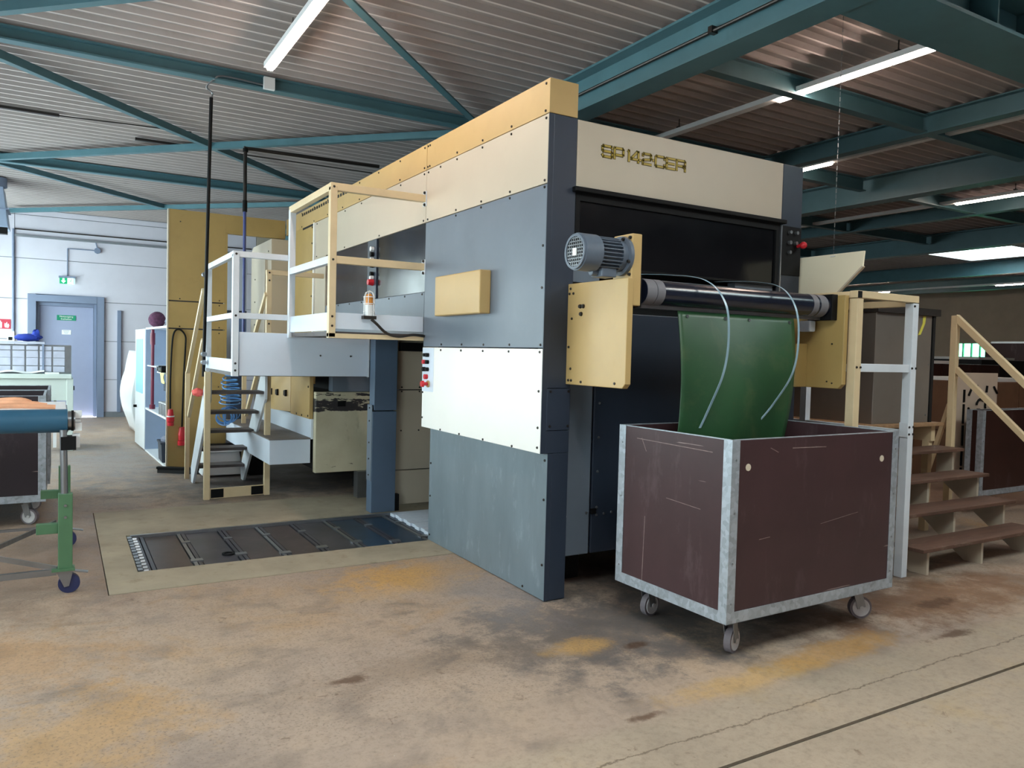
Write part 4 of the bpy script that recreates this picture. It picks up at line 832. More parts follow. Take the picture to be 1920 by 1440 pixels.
post(B(), -0.66, LY1 + 0.04, 1.25, 2.285).build('rail_post', RAILC, lg, bevel=0.003)
for z in (2.285, 1.765):
    B().box(LX - (R_ / 2 if z > 2 else -R_ / 2), PX - R_ / 2, LY0 - 0.02, LY0 + 0.024, z - 0.024, z + 0.026).build('front_rail', RAILW, lg, bevel=0.003)
    B().box(LX - 0.024, LX + 0.02, LY0 + R_ / 2, LY1 + (R_ / 2 if z > 2 else -R_ / 2), z - 0.024, z + 0.026).build('side_rail', RAILW, lg, bevel=0.003)
B().box(-0.69, FX - 0.03, LY1 + 0.02, LY1 + 0.06, 2.26, 2.31).build('back_rail', RAILC, lg, bevel=0.003)
B().box(LX - 0.026, LX - 0.014, LY0 + R_ / 2, LY1, 1.285, 1.395).build('kick_plate', PLATW, lg)
screws([(LX, LY0 - 0.026, z) for z in (2.285, 1.765, 1.36, 1.30)] + [(-0.66, LY1 + 0.015, z) for z in (2.28, 2.2, 1.75)], 'y', 0.011).build('post_bolts', BOLT, lg, kind='stuff')

# ------------------------------------------------------------------ steel stairs down the far side of the landing
st = thing('access_stairs', 'narrow cream stairs with dark treads below the white landing', 'stairs', (-1.0, 4.6, 0))
for k in range(5):
    z = 1.06 - 0.215 * k; y = 4.09 + 0.226 * k
    tr_ = B().box(-1.255, -0.76, y, y + 0.24, z - 0.03, z).build('tread', TREADD, st, bevel=0.004)
for x in (-1.275, -0.745):
    B().prism([(4.06, 1.25), (4.24, 1.25), (5.22, 0.16), (5.20, 0.0), (5.08, 0.0), (4.06, 0.98)], 'x', x - 0.012, x + 0.012).build('stringer', RAILW, st)
for x, y in ((-1.30, 4.075), (-0.715, 4.13)): post(B(), x, y, 0.0, 1.25, 0.055).build('support_post', RAILC, st, bevel=0.003)
B().bar((-1.27, 4.08, 0.055), (-0.745, 4.13, 0.055), 0.02, 0.10).build('foot_rail', RAILC, st)
for x in (-1.20, -0.81):
    B().bar((x - 0.06, 4.064 + (x + 1.27) * 0.095, 0.055), (x + 0.06, 4.076 + (x + 1.27) * 0.095, 0.055), 0.006, 0.085).build('black_foot_plate', BLACKP, st)
for x in (-1.30, -0.69):
    B().bar((x, 4.36, 2.06), (x, 5.43, 1.20), 0.035, 0.045).build('hand_rail', RAILC, st); B().bar((x, 4.36, 1.56), (x, 5.30, 0.72), 0.035, 0.045).build('mid_rail', RAILC, st)
    post(B(), x, 5.43, 0.0, 1.21, 0.045).build('rail_post', RAILC, st)

# ------------------------------------------------------------------ hanging rod, air pipe, coiled hose, floor brush
hr = thing('hanging_rod', 'thin black cable rod hanging from the roof beam to the stair landing', 'rod', (-1.31, 4.2, 1.2))
B().cyl((-1.335, 3.80, 3.80), (-1.315, 4.23, 1.20), 0.016, n=10).build('rod', BLACKP, hr, smooth=True)
B().tube(smoothpath([(-1.335, 3.80, 3.79), (-1.33, 3.79, 3.84), (-1.38, 3.77, 3.88), (-1.33, 3.68, 3.93), (-1.25, 3.66, 3.97), (-0.9, 3.66, 3.96)], 6), 0.008, 6).build('rod_cable', STEEL, hr, smooth=True)
B().box(-0.90, -0.80, 3.62, 3.66, 3.92, 4.03).build('junction_box', WHITEP, hr)
for z in (2.20, 1.42, 1.34): B().cyl((-1.318, 4.16 + (1.9 - z) * 0.0, z), (-1.318, 4.25, z), 0.024, n=10).build('clamp', STEEL, hr)
ap_ = thing('air_pipe', 'dark air pipe under the roof with a blue cable dropping behind the landing', 'pipe', (-0.69, 5.5, 1.2))
B().tube(smoothpath([(0.9, 5.40, 3.80), (-0.3, 5.48, 3.80), (-0.66, 5.5, 3.80), (-0.69, 5.5, 3.76), (-0.69, 5.5, 3.3), (-0.69, 5.5, 3.07)], 6), 0.021, 10).build('steel_pipe', BOLT, ap_, smooth=True)
B().cyl((-0.69, 5.5, 3.76), (-0.69, 5.5, 3.80), 0.03, n=12).build('fitting', BLACKP, ap_, smooth=True); B().cyl((-0.69, 5.5, 3.07), (-0.69, 5.5, 3.20), 0.027, n=12).build('fitting', BLACKP, ap_, smooth=True)
B().cyl((-0.69, 5.5, 3.07), (-0.69, 5.5, 1.55), 0.018, n=10).build('blue_cable', CABB, ap_, smooth=True)
coil = []
HOSE = M('blue_hose_plastic', (84, 140, 200), 0.35, var=0.1)
for k in range(8 * 12 + 1):
    t = k * 2 * PI / 12; z = 1.24 - 0.40 * (k / 96) ** 0.8; r = 0.075 + 0.045 * (k / 96) + 0.012 * math.sin(k * 0.7)
    coil.append((-0.83 + r * math.cos(t), 5.50 + r * math.sin(t), z + 0.018 * math.sin(t + 0.4)))
bh = B().tube(coil, 0.0075, 6).build('coiled_hose', HOSE, smooth=True)
for j in range(7):
    ang = j * 0.9; B().tube([(-0.84 + 0.12 * math.cos(ang) * math.cos(q) - 0.01 * j, 5.48 + 0.10 * math.sin(ang) * math.cos(q), 0.72 + 0.085 * math.sin(q) - 0.008 * j) for q in frange(0, 2 * PI, 15)[:-1]], 0.0065, 6, closed=True).build('loose_loop', HOSE, bh, smooth=True)
tag(bh, 'coiled blue air hose hanging behind the stair treads', 'hose')
bhk = B().cyl((-0.83, 5.5, 1.24), (-0.69, 5.5, 1.60), 0.006, n=6).build('hose_lead', HOSE, bh)
br = thing('floor_broom', 'black broom head lying at the foot of the yellow tower', 'broom', (-1.3, 5.9, 0))
B().bar((-1.55, 5.98, 0.06), (-1.02, 5.62, 0.06), 0.06, 0.03).build('broom_back', BLACKP, br, bevel=0.006)
B().bar((-1.54, 5.975, 0.022), (-1.03, 5.625, 0.022), 0.045, 0.044).build('bristles', DARK, br)
bw = thing('plastic_basin', 'white plastic basin on the floor behind the stair treads', 'basin', (-0.92, 5.55, 0))
B().prism([(-1.10, 0.30), (-0.74, 0.30), (-0.68, 0.02), (-1.14, 0.02)], 'y', 5.40, 5.70).build('basin_body', WHITEP, bw, bevel=0.01)
B().box(-1.13, -0.71, 5.37, 5.73, 0.29, 0.32).build('basin_rim', WHITEP, bw, bevel=0.005)
pp = thing('rubber_roll', 'dark round rubber roll on the floor behind the white basin', 'roll', (-0.8, 5.98, 0))
B().cyl((-1.0, 5.99, 0.17), (-0.62, 5.99, 0.17), 0.15, n=28).build('roll_body', BLACKP, pp, smooth=True)
B().cyl((-1.01, 5.99, 0.17), (-0.61, 5.99, 0.17), 0.06, n=20).build('roll_core', DARK, pp, smooth=True)

# ------------------------------------------------------------------ yellow tower and lintel at the feeder end
tw = thing('yellow_feeder_tower', 'tall yellow steel tower and lintel standing at the rear of the press', 'tower', (-1.1, 6.2, 0))
for z0, z1 in ((0.0, 1.695), (1.705, 2.025), (2.035, 3.12)):
    B().box(-1.425, -0.785, 6.15, 6.18, z0 + 0.004, z1).build('tower_panel', YELD, tw, bevel=0.002)
B().box(-1.44, -1.425, 6.145, 6.20, 0.0, 3.12).build('cream_edge', CREAM, tw)
B().box(-0.785, -0.76, 6.15, 6.6, 0.0, 2.9).build('tower_return', YELD, tw)
B().box(-0.785, -0.06, 6.15, 6.22, 2.89, 3.12).build('lintel', YELD, tw, bevel=0.002)
B().box(-1.42, -0.80, 6.18, 6.22, 0.0, 3.10).build('tower_back', DKNAVY, tw)
screws([(-1.30, 6.15, z) for z in (2.06, 2.98, 1.73)] + [(-0.85, 6.15, z) for z in (2.06, 2.0, 1.73, 1.66, 1.0)] + [(-1.36, 6.15, 0.55)], 'y').build('screw_row', BOLT, tw, kind='stuff')
# red plugs on cables
rp = thing('red_power_plug', 'red power plug hanging low on a looped cable before the yellow tower', 'plug', (-1.20, 6.10, 0.3), 'red plugs at the tower')
B().cyl((-1.27, 6.10, 0.42), (-1.27, 6.10, 0.52), 0.045, 0.03, 16).cyl((-1.27, 6.10, 0.36), (-1.27, 6.10, 0.42), 0.040, n=16).cyl((-1.27, 6.10, 0.30), (-1.27, 6.10, 0.355), 0.048, n=16).build('plug_body', RED, rp, smooth=True)
B().tube(smoothpath([(-1.27, 6.10, 0.52), (-1.262, 6.11, 0.8), (-1.25, 6.12, 1.2), (-1.235, 6.12, 1.5), (-1.24, 6.12, 1.62), (-1.30, 6.12, 1.69), (-1.36, 6.12, 1.66), (-1.385, 6.12, 1.5), (-1.40, 6.12, 1.1), (-1.40, 6.12, 0.74)], 6), 0.010, 8).build('cable_loop', BLACKP, rp, smooth=True)
rp2 = thing('red_power_plug', 'red power plug hanging higher, at the left edge of the yellow tower', 'plug', (-1.40, 6.08, 0.55), 'red plugs at the tower')
B().cyl((-1.40, 6.08, 0.66), (-1.40, 6.08, 0.735), 0.036, 0.026, 16).cyl((-1.40, 6.08, 0.59), (-1.40, 6.08, 0.655), 0.042, n=16).cyl((-1.40, 6.08, 0.54), (-1.40, 6.08, 0.585), 0.036, n=16).build('plug_body', RED, rp2, smooth=True)
B().ring((-1.40, 6.08, 0.645), (-1.40, 6.08, 0.66), 0.045, 0.03, 16).build('plug_collar', WHITEP, rp2, smooth=True)
rg = B().sphere((-1.335, 4.45, 1.03), 0.05, sc=(1.1, 1, 0.8), jit=0.15).box(-1.37, -1.29, 4.43, 4.48, 1.0, 1.06).build('red_cloth', M('coral_red_cloth', (226, 96, 90), 0.7, var=0.12), smooth=True); tag(rg, 'small coral red cloth tucked at the stair handrail', 'cloth')

# ------------------------------------------------------------------ white shelf cabinet along the aisle
cb = thing('shelf_cabinet', 'white open shelf cabinet with a glazed door behind the yellow tower', 'cabinet', (-1.41, 6.22, 0), rz=math.radians(2.4))
CXF, CXB = -1.43, -1.00
for z in (0.03, 0.62, 1.735): B().box(CXF, CXB, 6.24, 8.02, z - 0.025, z).build('shelf', WHITEP, cb)
B().box(CXF + 0.02, CXB, 7.2, 8.02, 1.20, 1.215).build('shelf', WHITEP, cb)
B().box(CXB, CXB + 0.02, 6.24, 9.1, 0.0, 1.735).build('back_panel', M('cabinet_blue_grey', (150, 164, 186), 0.5, var=0.04), cb)
for y in (6.23, 8.02): B().box(CXF, CXB, y, y + 0.025, 0.0, 1.735).build('side_panel', WHITEP if y < 7 else MATS['cabinet_blue_grey'], cb)
B().box(CXF - 0.006, CXF + 0.015, 8.05, 9.08, 0.02, 1.72).build('cabinet_door', WHITEP, cb)
B().box(CXF - 0.012, CXF - 0.006, 8.25, 8.95, 0.80, 1.58).build('door_glass', LBLUE, cb)
B().cyl((CXF - 0.006, 8.90, 0.58), (CXF - 0.05, 8.90, 0.58), 0.02, n=12).build('door_knob', BLACKP, cb, smooth=True)
B().cyl((-1.385, 7.70, 0.62), (-1.385, 7.70, 1.71), 0.022, n=14).cyl((-1.385, 7.70, 1.50), (-1.385, 7.70, 1.66), 0.032, n=14).cyl((-1.385, 7.70, 0.62), (-1.385, 7.70, 0.68), 0.036, n=14).build('red_pipe', MAROON, cb, smooth=True)
sph = B().sphere((-1.39, 7.75, 1.845), 0.11, 18, 12, (1, 1, 1), 0.02).build('wool_ball', M('maroon_wool', (96, 56, 84), 0.9, var=0.4, scale=30, bump=0.5), smooth=True); tag(sph, 'dark maroon wool ball on top of the white cabinet', 'ball')
tag(B().sphere((-1.33, 6.75, 1.80), 0.07, 14, 9, (1, 1.2, 0.8), 0.03).build('grey_bundle', M('grey_cloth', (120, 124, 140), 0.9, var=0.2), smooth=True), 'small grey cloth bundle on the cabinet top beside the tower', 'bundle')
bx_ = thing('tool_bin', 'dark blue plastic bin on the lowest cabinet shelf', 'bin', (-1.25, 6.75, 0.03))
B().prism([(-1.44, 0.032), (-1.12, 0.032), (-1.09, 0.27), (-1.45, 0.27)], 'y', 6.55, 6.95).build('bin_body', DKNAVY, bx_, bevel=0.008)
B().box(-1.46, -1.08, 6.53, 6.97, 0.262, 0.285).build('bin_rim', DKNAVY, bx_); B().sphere((-1.36, 6.72, 0.31), 0.07, 12, 8, (1, 1.4, 0.8), 0.2).build('grey_rag', MATS['grey_cloth'], bx_, smooth=True)
B().box(CXF + 0.03, CXB, 6.26, 7.2, 1.135, 1.15).build('shelf', WHITEP, cb)
for k, (y, lab) in enumerate(((6.55, 'nearest black spray can lying on the middle cabinet shelf'), (6.80, 'farther black spray can lying on the middle cabinet shelf'))):
    z = 1.197; o = thing('spray_can', lab, 'can', (-1.3, y, z), 'black cans in the cabinet'); B().cyl((-1.46, y, z), (-1.22, y + 0.03, z), 0.042, n=14).build('can_body', BLACKP, o, smooth=True); B().cyl((-1.485, y, z), (-1.46, y, z), 0.024, n=12).build('can_nozzle', STEEL, o, smooth=True)
tag(B().grid(lambda u, v: (-1.452 - 0.012 * math.sin(u * 9 + v * 3), 6.27 + 0.42 * u, 1.155 - 0.13 * v * (0.7 + 0.3 * math.sin(u * 5))), 12, 8).build('yellow_cloth', M('pale_yellow_cloth', (232, 226, 140), 0.8, var=0.08), smooth=True), 'pale yellow cloth hanging over the middle cabinet shelf', 'cloth')
B().box(-1.43, -1.25, 6.30, 6.45, 0.94, 1.04).build('hook_box', DKNAVY, cb, bevel=0.005)
for k, y in enumerate((6.42, 6.60, 6.80)):
    xc = -1.375 - 0.04 * k * 0.3
    o = thing('metal_can', ['steel can nearest the tower on the wide cabinet shelf', 'middle steel can on the wide cabinet shelf', 'farthest steel can on the wide cabinet shelf'][k], 'can', (xc, y, 0.62), 'steel cans on the wide shelf')
    B().cyl((xc, y, 0.622), (xc, y, 0.78), 0.06, n=18).build('can_body', STEEL, o, smooth=True); B().ring((xc, y, 0.77), (xc, y, 0.78), 0.062, 0.05, 18).build('can_rim', WHITEP, o, smooth=True)
wr = B().grid(lambda u, v: (-1.47 - 0.20 * math.sin(PI * min(1, v * 1.0)) * (0.55 + 0.45 * math.sin(PI * u)) - 0.015 * math.sin(9 * u + 5 * v), 9.15 + 2.2 * u, 0.04 + 1.35 * v), 16, 16)
wrp = wr.build('plastic_wrapped_stack', WHITEP, smooth=True); md = wrp.modifiers.new('thick', 'SOLIDIFY'); md.thickness = 0.35; md.offset = -1
tag(wrp, 'bulging stack wrapped in white plastic film beyond the cabinet', 'stack')
# grey blue cabinets seen through the portal opening
pc1 = thing('tall_switch_cabinet', 'tall white switch cabinet seen through the yellow portal', 'cabinet', (-0.45, 7.6, 0))
B().box(-0.74, -0.30, 7.3, 7.8, 0.0, 2.72).build('cabinet_body', M('cabinet_white_blue', (206, 216, 232), 0.5, var=0.03), pc1, bevel=0.005); B().box(-0.76, -0.30, 7.28, 7.29, 1.95, 2.0).build('dark_trim', DKNAVY, pc1)
B().box(-0.50, -0.30, 7.285, 7.3, 0.4, 1.9).build('blue_panel', M('mid_blue_panel', (120, 146, 190), 0.5, var=0.04), pc1)

# ------------------------------------------------------------------ sunken floor conveyor
fc = thing('floor_conveyor', 'sunken steel pallet conveyor of dark plates in the floor', 'conveyor', (-1.0, 2.24, -0.05))
xs = [-2.0, -1.70, -1.39, -1.095, -0.805, -0.515, -0.23, 0.04, 0.33]
for k in range(8):
    m_ = [BRNP, GRYP, BRNP, BRNP, GRYP, BLUEP, BLUEP, BLUEP][k]
    B().box(xs[k] + 0.035, xs[k + 1] - 0.035, 1.715, 2.745, -0.05, -0.018).build('plate', m_, fc, bevel=0.003)
for k, x in enumerate(xs[:-1]):
    B().box(x - 0.028, x - 0.004, 1.70, 2.76, -0.055, -0.012).build('slat_bar', STEEL if k % 2 else GRYP, fc); B().box(x + 0.004, x + 0.028, 1.70, 2.76, -0.055, -0.012).build('slat_bar', GRYP, fc)
    if k: B().box(x - 0.04, x + 0.04, 1.80 + 0.05 * (k % 3), 1.86 + 0.05 * (k % 3), -0.03, -0.006).build('steel_clip', STEEL, fc); B().box(x - 0.03, x + 0.03, 2.42, 2.47, -0.03, -0.006).build('steel_clip', STEEL, fc)
B().box(-2.06, 0.58, 2.755, 2.785, -0.06, 0.006).build('edge_rail', STEEL, fc)
for k in range(12):
    y = 1.72 + 0.087 * k; B().box(-2.085, -2.055, y, y + 0.06, -0.06, 0.004).cyl((-2.05, y + 0.03, -0.012), (-2.02, y + 0.03, -0.012), 0.016, n=8).build('chain_link', STEEL, fc)
B().box(-2.055, -2.035, 1.70, 2.76, -0.058, -0.03).build('chain_guide', DARK, fc)
for k in range(10):
    y = 1.80 + 0.095 * k; B().box(0.10 - 0.015 * (k % 2), 0.56, y, y + 0.085, -0.016, 0.012).build('white_plate', PLATW, fc)
B().ring((-1.47, 1.98, -0.018), (-1.47, 1.98, -0.008), 0.045, 0.03, 14).build('black_ring', BLACKP, fc)

# ------------------------------------------------------------------ wheeled belt table at the left edge
rt = thing('belt_conveyor_table', 'wheeled table with a wide blue belt roller on green legs', 'conveyor', (-3.1, 2.0, 0))
RY, RZ, RR = 1.47, 1.03, 0.070
B().cyl((-3.95, RY, RZ), (-2.495, RY, RZ), RR, n=36).build('blue_belt_roller', BLUER, rt, smooth=True)
B().cyl((-2.493, RY, RZ), (-2.455, RY, RZ), 0.058, n=24).build('roller_end', STEEL, rt, smooth=True)
B().ring((-2.475, RY, RZ), (-2.462, RY, RZ), 0.062, 0.03, 24).build('black_seal', BLACKP, rt, smooth=True)
B().box(-2.462, -2.42, RY - 0.02, RY + 0.03, RZ + 0.015, RZ + 0.06).box(-2.462, -2.42, RY - 0.02, RY + 0.03, RZ - 0.06, RZ - 0.015).cyl((-2.47, RY, RZ), (-2.425, RY, RZ), 0.012, n=10).build('bearing_yoke', WHITEP, rt)
B().box(-3.95, -2.50, RY + 0.075, 2.68, 1.045, 1.065).build('table_top', WHITEP, rt)
B().box(-2.56, -2.49, 1.52, 2.68, 0.96, 1.04).build('side_beam', STEEL, rt); B().box(-2.53, -2.45, 1.40, 1.5, 0.86, 0.94).build('black_clamp', BLACKP, rt); B().box(-2.47, -2.43, 1.44, 1.5, 0.87, 0.95).build('yoke_block', WHITEP, rt)
for y, zf in ((1.42, 0), (2.62, 0)):
    lgx = -2.505
    B().box(lgx - 0.038, lgx + 0.038, y - 0.03, y + 0.03, 0.15, 0.60).build('green_leg', GREENL, rt, bevel=0.004)
    B().cyl((lgx - 0.005, y, 0.58), (lgx - 0.012, y, 0.98), 0.020, n=14).build('steel_leg_tube', STEEL, rt, smooth=True)
    B().box(lgx - 0.15, lgx - 0.036, y + 0.0, y + 0.05, 0.36, 0.42).build('green_bracket', GREENL, rt, bevel=0.003)
    B().box(lgx - 0.07, lgx + 0.05, y - 0.05, y + 0.05, 0.140, 0.152).build('foot_plate', GREENL, rt)
    ck = B().box(lgx - 0.045, lgx + 0.045, y - 0.04, y + 0.04, 0.132, 0.14).prism([(lgx - 0.045, 0.132), (lgx + 0.04, 0.132), (lgx + 0.02, 0.045), (lgx - 0.005, 0.04)], 'y', y - 0.032, y - 0.028).prism([(lgx - 0.045, 0.132), (lgx + 0.04, 0.132), (lgx + 0.02, 0.045), (lgx - 0.005, 0.04)], 'y', y + 0.028, y + 0.032).build('caster', STEEL, rt)
    B().cyl((lgx + 0.02, y - 0.020, 0.058), (lgx + 0.02, y + 0.020, 0.058), 0.058, n=26).build('blue_wheel', WHEELB, ck, smooth=True)
    B().bar((lgx + 0.02, y, 0.135), (lgx + 0.12, y - 0.01, 0.115), 0.04, 0.006).build('brake_lever', STEEL, ck)
    screws([(lgx, y - 0.03, z) for z in (0.53, 0.46)], 'y', 0.010, 0.01).build('leg_bolts', STEEL, rt, kind='stuff')
B().bar((-2.55, 1.42, 0.13), (-3.9, 1.42, 0.13), 0.03, 0.035).build('cross_tie', STEEL, rt); B().bar((-2.55, 1.42, 0.15), (-3.9, 1.42, 0.58), 0.012, 0.03).build('flat_brace', STEEL, rt); B().bar((-2.56, 2.62, 0.15), (-3.9, 2.62, 0.02 + 0.13), 0.012, 0.02).build('flat_brace', STEEL, rt); B().bar((-2.56, 2.56, 0.20), (-3.4, 1.5, 0.05), 0.012, 0.03).build('flat_brace', STEEL, rt)
for y in (1.42, 2.62): B().box(-3.95, -3.88, y - 0.03, y + 0.03, 0.0, 0.98).build('green_leg', GREENL, rt)
for k in range(4):
    y = 1.90 + 0.16 * k
    o = B().tube(smoothpath([(-3.8, y, 1.082), (-3.1, y + 0.05 * (k % 2), 1.084), (-2.8, y + 0.02, 1.09 + 0.012 * (k % 2)), (-2.56 - 0.05 * k, y + 0.03, 1.08)], 5), 0.015, 8).build('wooden_stick', ORW, smooth=True)
    tag(o, ['orange wooden stick nearest the blue roller on the belt table', 'second orange wooden stick from the blue roller', 'third orange wooden stick from the blue roller', 'orange wooden stick farthest from the blue roller'][k], 'stick', 'sticks on the belt table')

# ------------------------------------------------------------------ pale green machine with rack, at the far left
gm = thing('pale_green_bench_machine', 'pale green bench machine with an open side before the fire door', 'machine', (-3.2, 8.9, 0))
B().box(-4.3, -2.40, 8.35, 9.3, 1.0, 1.065).build('bench_top', MINT, gm, bevel=0.01)
B().box(-4.3, -2.41, 8.40, 8.45, 0.70, 1.0).build('front_apron', MINT, gm)
B().box(-2.46, -2.38, 8.38, 9.28, 0.0, 1.0).build('end_leg', MINT, gm, bevel=0.006)
B().prism([(8.40, 0.52), (8.75, 0.72), (8.75, 0.05), (8.40, 0.05)], 'x', -2.62, -2.58).build('inner_guard', WHITEP, gm)
B().box(-2.60, -2.46, 8.5, 8.6, 0.40, 0.44).build('cross_piece', WHITEP, gm); B().box(-4.2, -4.1, 8.4, 9.2, 0, 1.0).build('end_leg', MINT, gm)
B().box(-2.39, -2.36, 8.8, 8.86, 0.82, 0.88).build('black_catch', BLACKP, gm)
rk = thing('padded_steel_rack', 'grey steel rack with square padded panels on the bench machine', 'rack', (-3.2, 8.7, 1.07))
B().box(-4.2, -2.40, 8.56, 9.0, 1.068, 1.46).build('rack_body', STEEL, rk, bevel=0.01)
for x in (-3.30, -2.74): B().box(x - 0.012, x + 0.012, 8.53, 8.56, 1.07, 1.50).build('rack_upright', DFRAME, rk)
B().box(-3.6, -2.72, 8.52, 8.9, 1.47, 1.50).build('rack_top', GREYM, rk)
for k in range(6):
    for j, (z0, z1) in enumerate(((1.085, 1.165), (1.175, 1.28), (1.283, 1.375), (1.385, 1.44))):
        x = -3.42 + 0.158 * k
        if -3.42 <= x < -2.56: B().box(x + 0.01, x + 0.148, 8.545, 8.562, z0, z1).build('pad', GREYM, rk, bevel=0.006)
tag(B().grid(lambda u, v: (-3.6 + 1.15 * u * 0.76, 8.37 + 0.14 * v, 1.082 + 0.012 * math.sin(u * 14) + 0.02 * v), 24, 4).build('paper_sheet', PAPER, smooth=True), 'wavy white paper sheets lying on the bench machine top', 'paper')
tag(B().box(-2.72, -2.55, 8.38, 8.50, 1.066, 1.085).build('paper_pad', PAPER), 'small white pad beside the wavy paper on the bench', 'pad')
tag(B().sphere((-2.92, 8.7, 1.555), 0.13, 14, 9, (1.3, 1.0, 0.38), 0.16).sphere((-2.83, 8.66, 1.595), 0.055, 10, 7, (1, 1, 1.2), 0.3).build('blue_rag', BLUEC, smooth=True), 'crumpled blue rag on top of the grey rack', 'rag')

# ------------------------------------------------------------------ fittings on the far wall
ex = thing('exit_sign', 'lit green exit sign with a down arrow above the fire door', 'sign', (-2.42, YB - 0.06, 2.7))
B().box(-2.57, -2.28, YB - 0.09, YB - 0.02, 2.775, 2.81).build('sign_housing', DFRAME, ex)
B().box(-2.555, -2.42, YB - 0.06, YB - 0.05, 2.66, 2.775).build('green_half', EXITG, ex); B().box(-2.42, -2.295, YB - 0.06, YB - 0.05, 2.66, 2.775).build('white_half', EXITLIT, ex)
B().prism([(-2.505, 2.765), (-2.47, 2.765), (-2.47, 2.72), (-2.445, 2.72), (-2.4875, 2.672), (-2.53, 2.72), (-2.505, 2.72)], 'y', YB - 0.063, YB - 0.06).build('arrow', EXITLIT, ex)
B().cyl((-2.35, YB - 0.063, 2.757), (-2.35, YB - 0.06, 2.757), 0.009, n=10).bar((-2.355, YB - 0.062, 2.745), (-2.365, YB - 0.062, 2.712), 0.003, 0.012, up=(1, 0, 0)).bar((-2.365, YB - 0.062, 2.712), (-2.340, YB - 0.062, 2.695), 0.003, 0.009, up=(1, 0, 1)).bar((-2.340, YB - 0.062, 2.695), (-2.345, YB - 0.062, 2.672), 0.003, 0.008, up=(1, 0, 0)).bar((-2.365, YB - 0.062, 2.712), (-2.388, YB - 0.062, 2.685), 0.003, 0.008, up=(1, 0, 1)).bar((-2.355, YB - 0.062, 2.742), (-2.33, YB - 0.062, 2.725), 0.003, 0.006, up=(1, 0, 1)).build('running_figure', EXITG, ex)
B().box(-2.312, -2.30, YB - 0.063, YB - 0.06, 2.662, 2.773).build('door_mark', EXITG, ex)
B().cyl((-2.42, YB - 0.02, 2.81), (-2.42, YB - 0.02, 3.36), 0.010, n=8).cyl((-2.42, YB - 0.02, 3.36), (-1.95, YB - 0.02, 3.36), 0.010, n=8).build('conduit', DFRAME, ex); B().cyl((-1.90, YB, 3.36), (-1.90, YB - 0.06, 3.36), 0.06, n=8).build('junction_box', DFRAME, ex)
B().cyl((-1.90, YB - 0.02, 3.40), (-1.93, YB - 0.02, 3.52), 0.010, n=8).build('conduit', DFRAME, ex)
wc = thing('wall_cable_tray', 'grey cable conduits running across the far wall', 'conduit', (-3.3, YB - 0.03, 3.6))
B().box(-3.30, 1.1, YB - 0.05, YB, 3.52, 3.56).build('cable_duct', CONC_W, wc); B().cyl((-3.30, YB - 0.03, 3.66), (1.1, YB - 0.03, 3.66), 0.012, n=8).build('conduit', BOLT, wc)
tag(B().cyl((-3.32, YB - 0.03, 1.7), (-3.32, YB - 0.03, 3.66), 0.022, n=10).build('wall_pipe', DFRAME, smooth=True), 'vertical grey pipe on the far wall left of the door', 'pipe')
sb = thing('wall_switch_box', 'small white switch box on the wall left of the fire door', 'switch', (-3.25, YB, 1.6)); B().box(-3.42, -3.30, YB - 0.06, YB, 1.50, 1.68).build('box_body', WHITEP, sb, bevel=0.005); B().box(-3.40, -3.34, YB - 0.075, YB - 0.06, 1.52, 1.58).build('switch_key', BLACKP, sb)
fs_ = thing('fire_extinguisher_sign', 'red fire extinguisher sign on the far wall at the left edge', 'sign', (-3.47, YB - 0.01, 1.83))
B().box(-3.60, -3.365, YB - 0.012, YB - 0.002, 1.735, 1.92).build('red_plate', REDS, fs_)
B().box(-3.565, -3.505, YB - 0.015, YB - 0.012, 1.75, 1.86).box(-3.55, -3.52, YB - 0.015, YB - 0.012, 1.86, 1.885).box(-3.575, -3.535, YB - 0.015, YB - 0.012, 1.885, 1.90).build('extinguisher_mark', PAPER, fs_)
B().prism([(-3.455, 1.76), (-3.40, 1.755), (-3.385, 1.80), (-3.40, 1.84), (-3.41, 1.81), (-3.425, 1.87), (-3.445, 1.83), (-3.46, 1.85), (-3.465, 1.79)], 'y', YB - 0.015, YB - 0.012).build('flame_mark', PAPER, fs_)
ah = thing('air_heater', 'grey air heater with a round duct under the roof at the left edge', 'heater', (-3.45, 11, 3.2))
B().prism([(-3.62, 3.28), (-3.24, 3.28), (-3.31, 3.90), (-3.62, 3.90)], 'y', 10.6, 11.2).build('heater_body', M('heater_grey', (150, 166, 190), 0.4, 0.2, var=0.05), ah, bevel=0.01)
B().cyl((-3.42, 10.7, 3.90), (-3.42, 10.7, 4.04), 0.16, n=24).build('round_duct', DFRAME, ah, smooth=True); B().box(-3.62, -3.235, 10.59, 11.21, 3.55, 3.57).build('seam_band', DFRAME, ah); B().box(-3.42, -3.26, 10.65, 10.8, 3.18, 3.28).build('dark_louvre', BLACKP, ah)
tag(B().bar((-3.35, 6.2, 4.02), (-2.55, 6.2, 4.02), 0.05, 0.03).bar((-2.55, 6.2, 4.02), (-1.2, 6.05, 4.03), 0.012, 0.012).build('ceiling_conduit', BOLT), 'dark thin conduit under the roof sheets at the left', 'conduit')
tag(B().bar((-1.75, 6.75, 4.02), (-0.9, 6.75, 4.02), 0.05, 0.03).bar((-0.9, 6.75, 4.02), (1.3, 6.75, 4.03), 0.012, 0.012).build('ceiling_conduit', BOLT), 'dark thin conduit under the roof sheets above the rod', 'conduit')

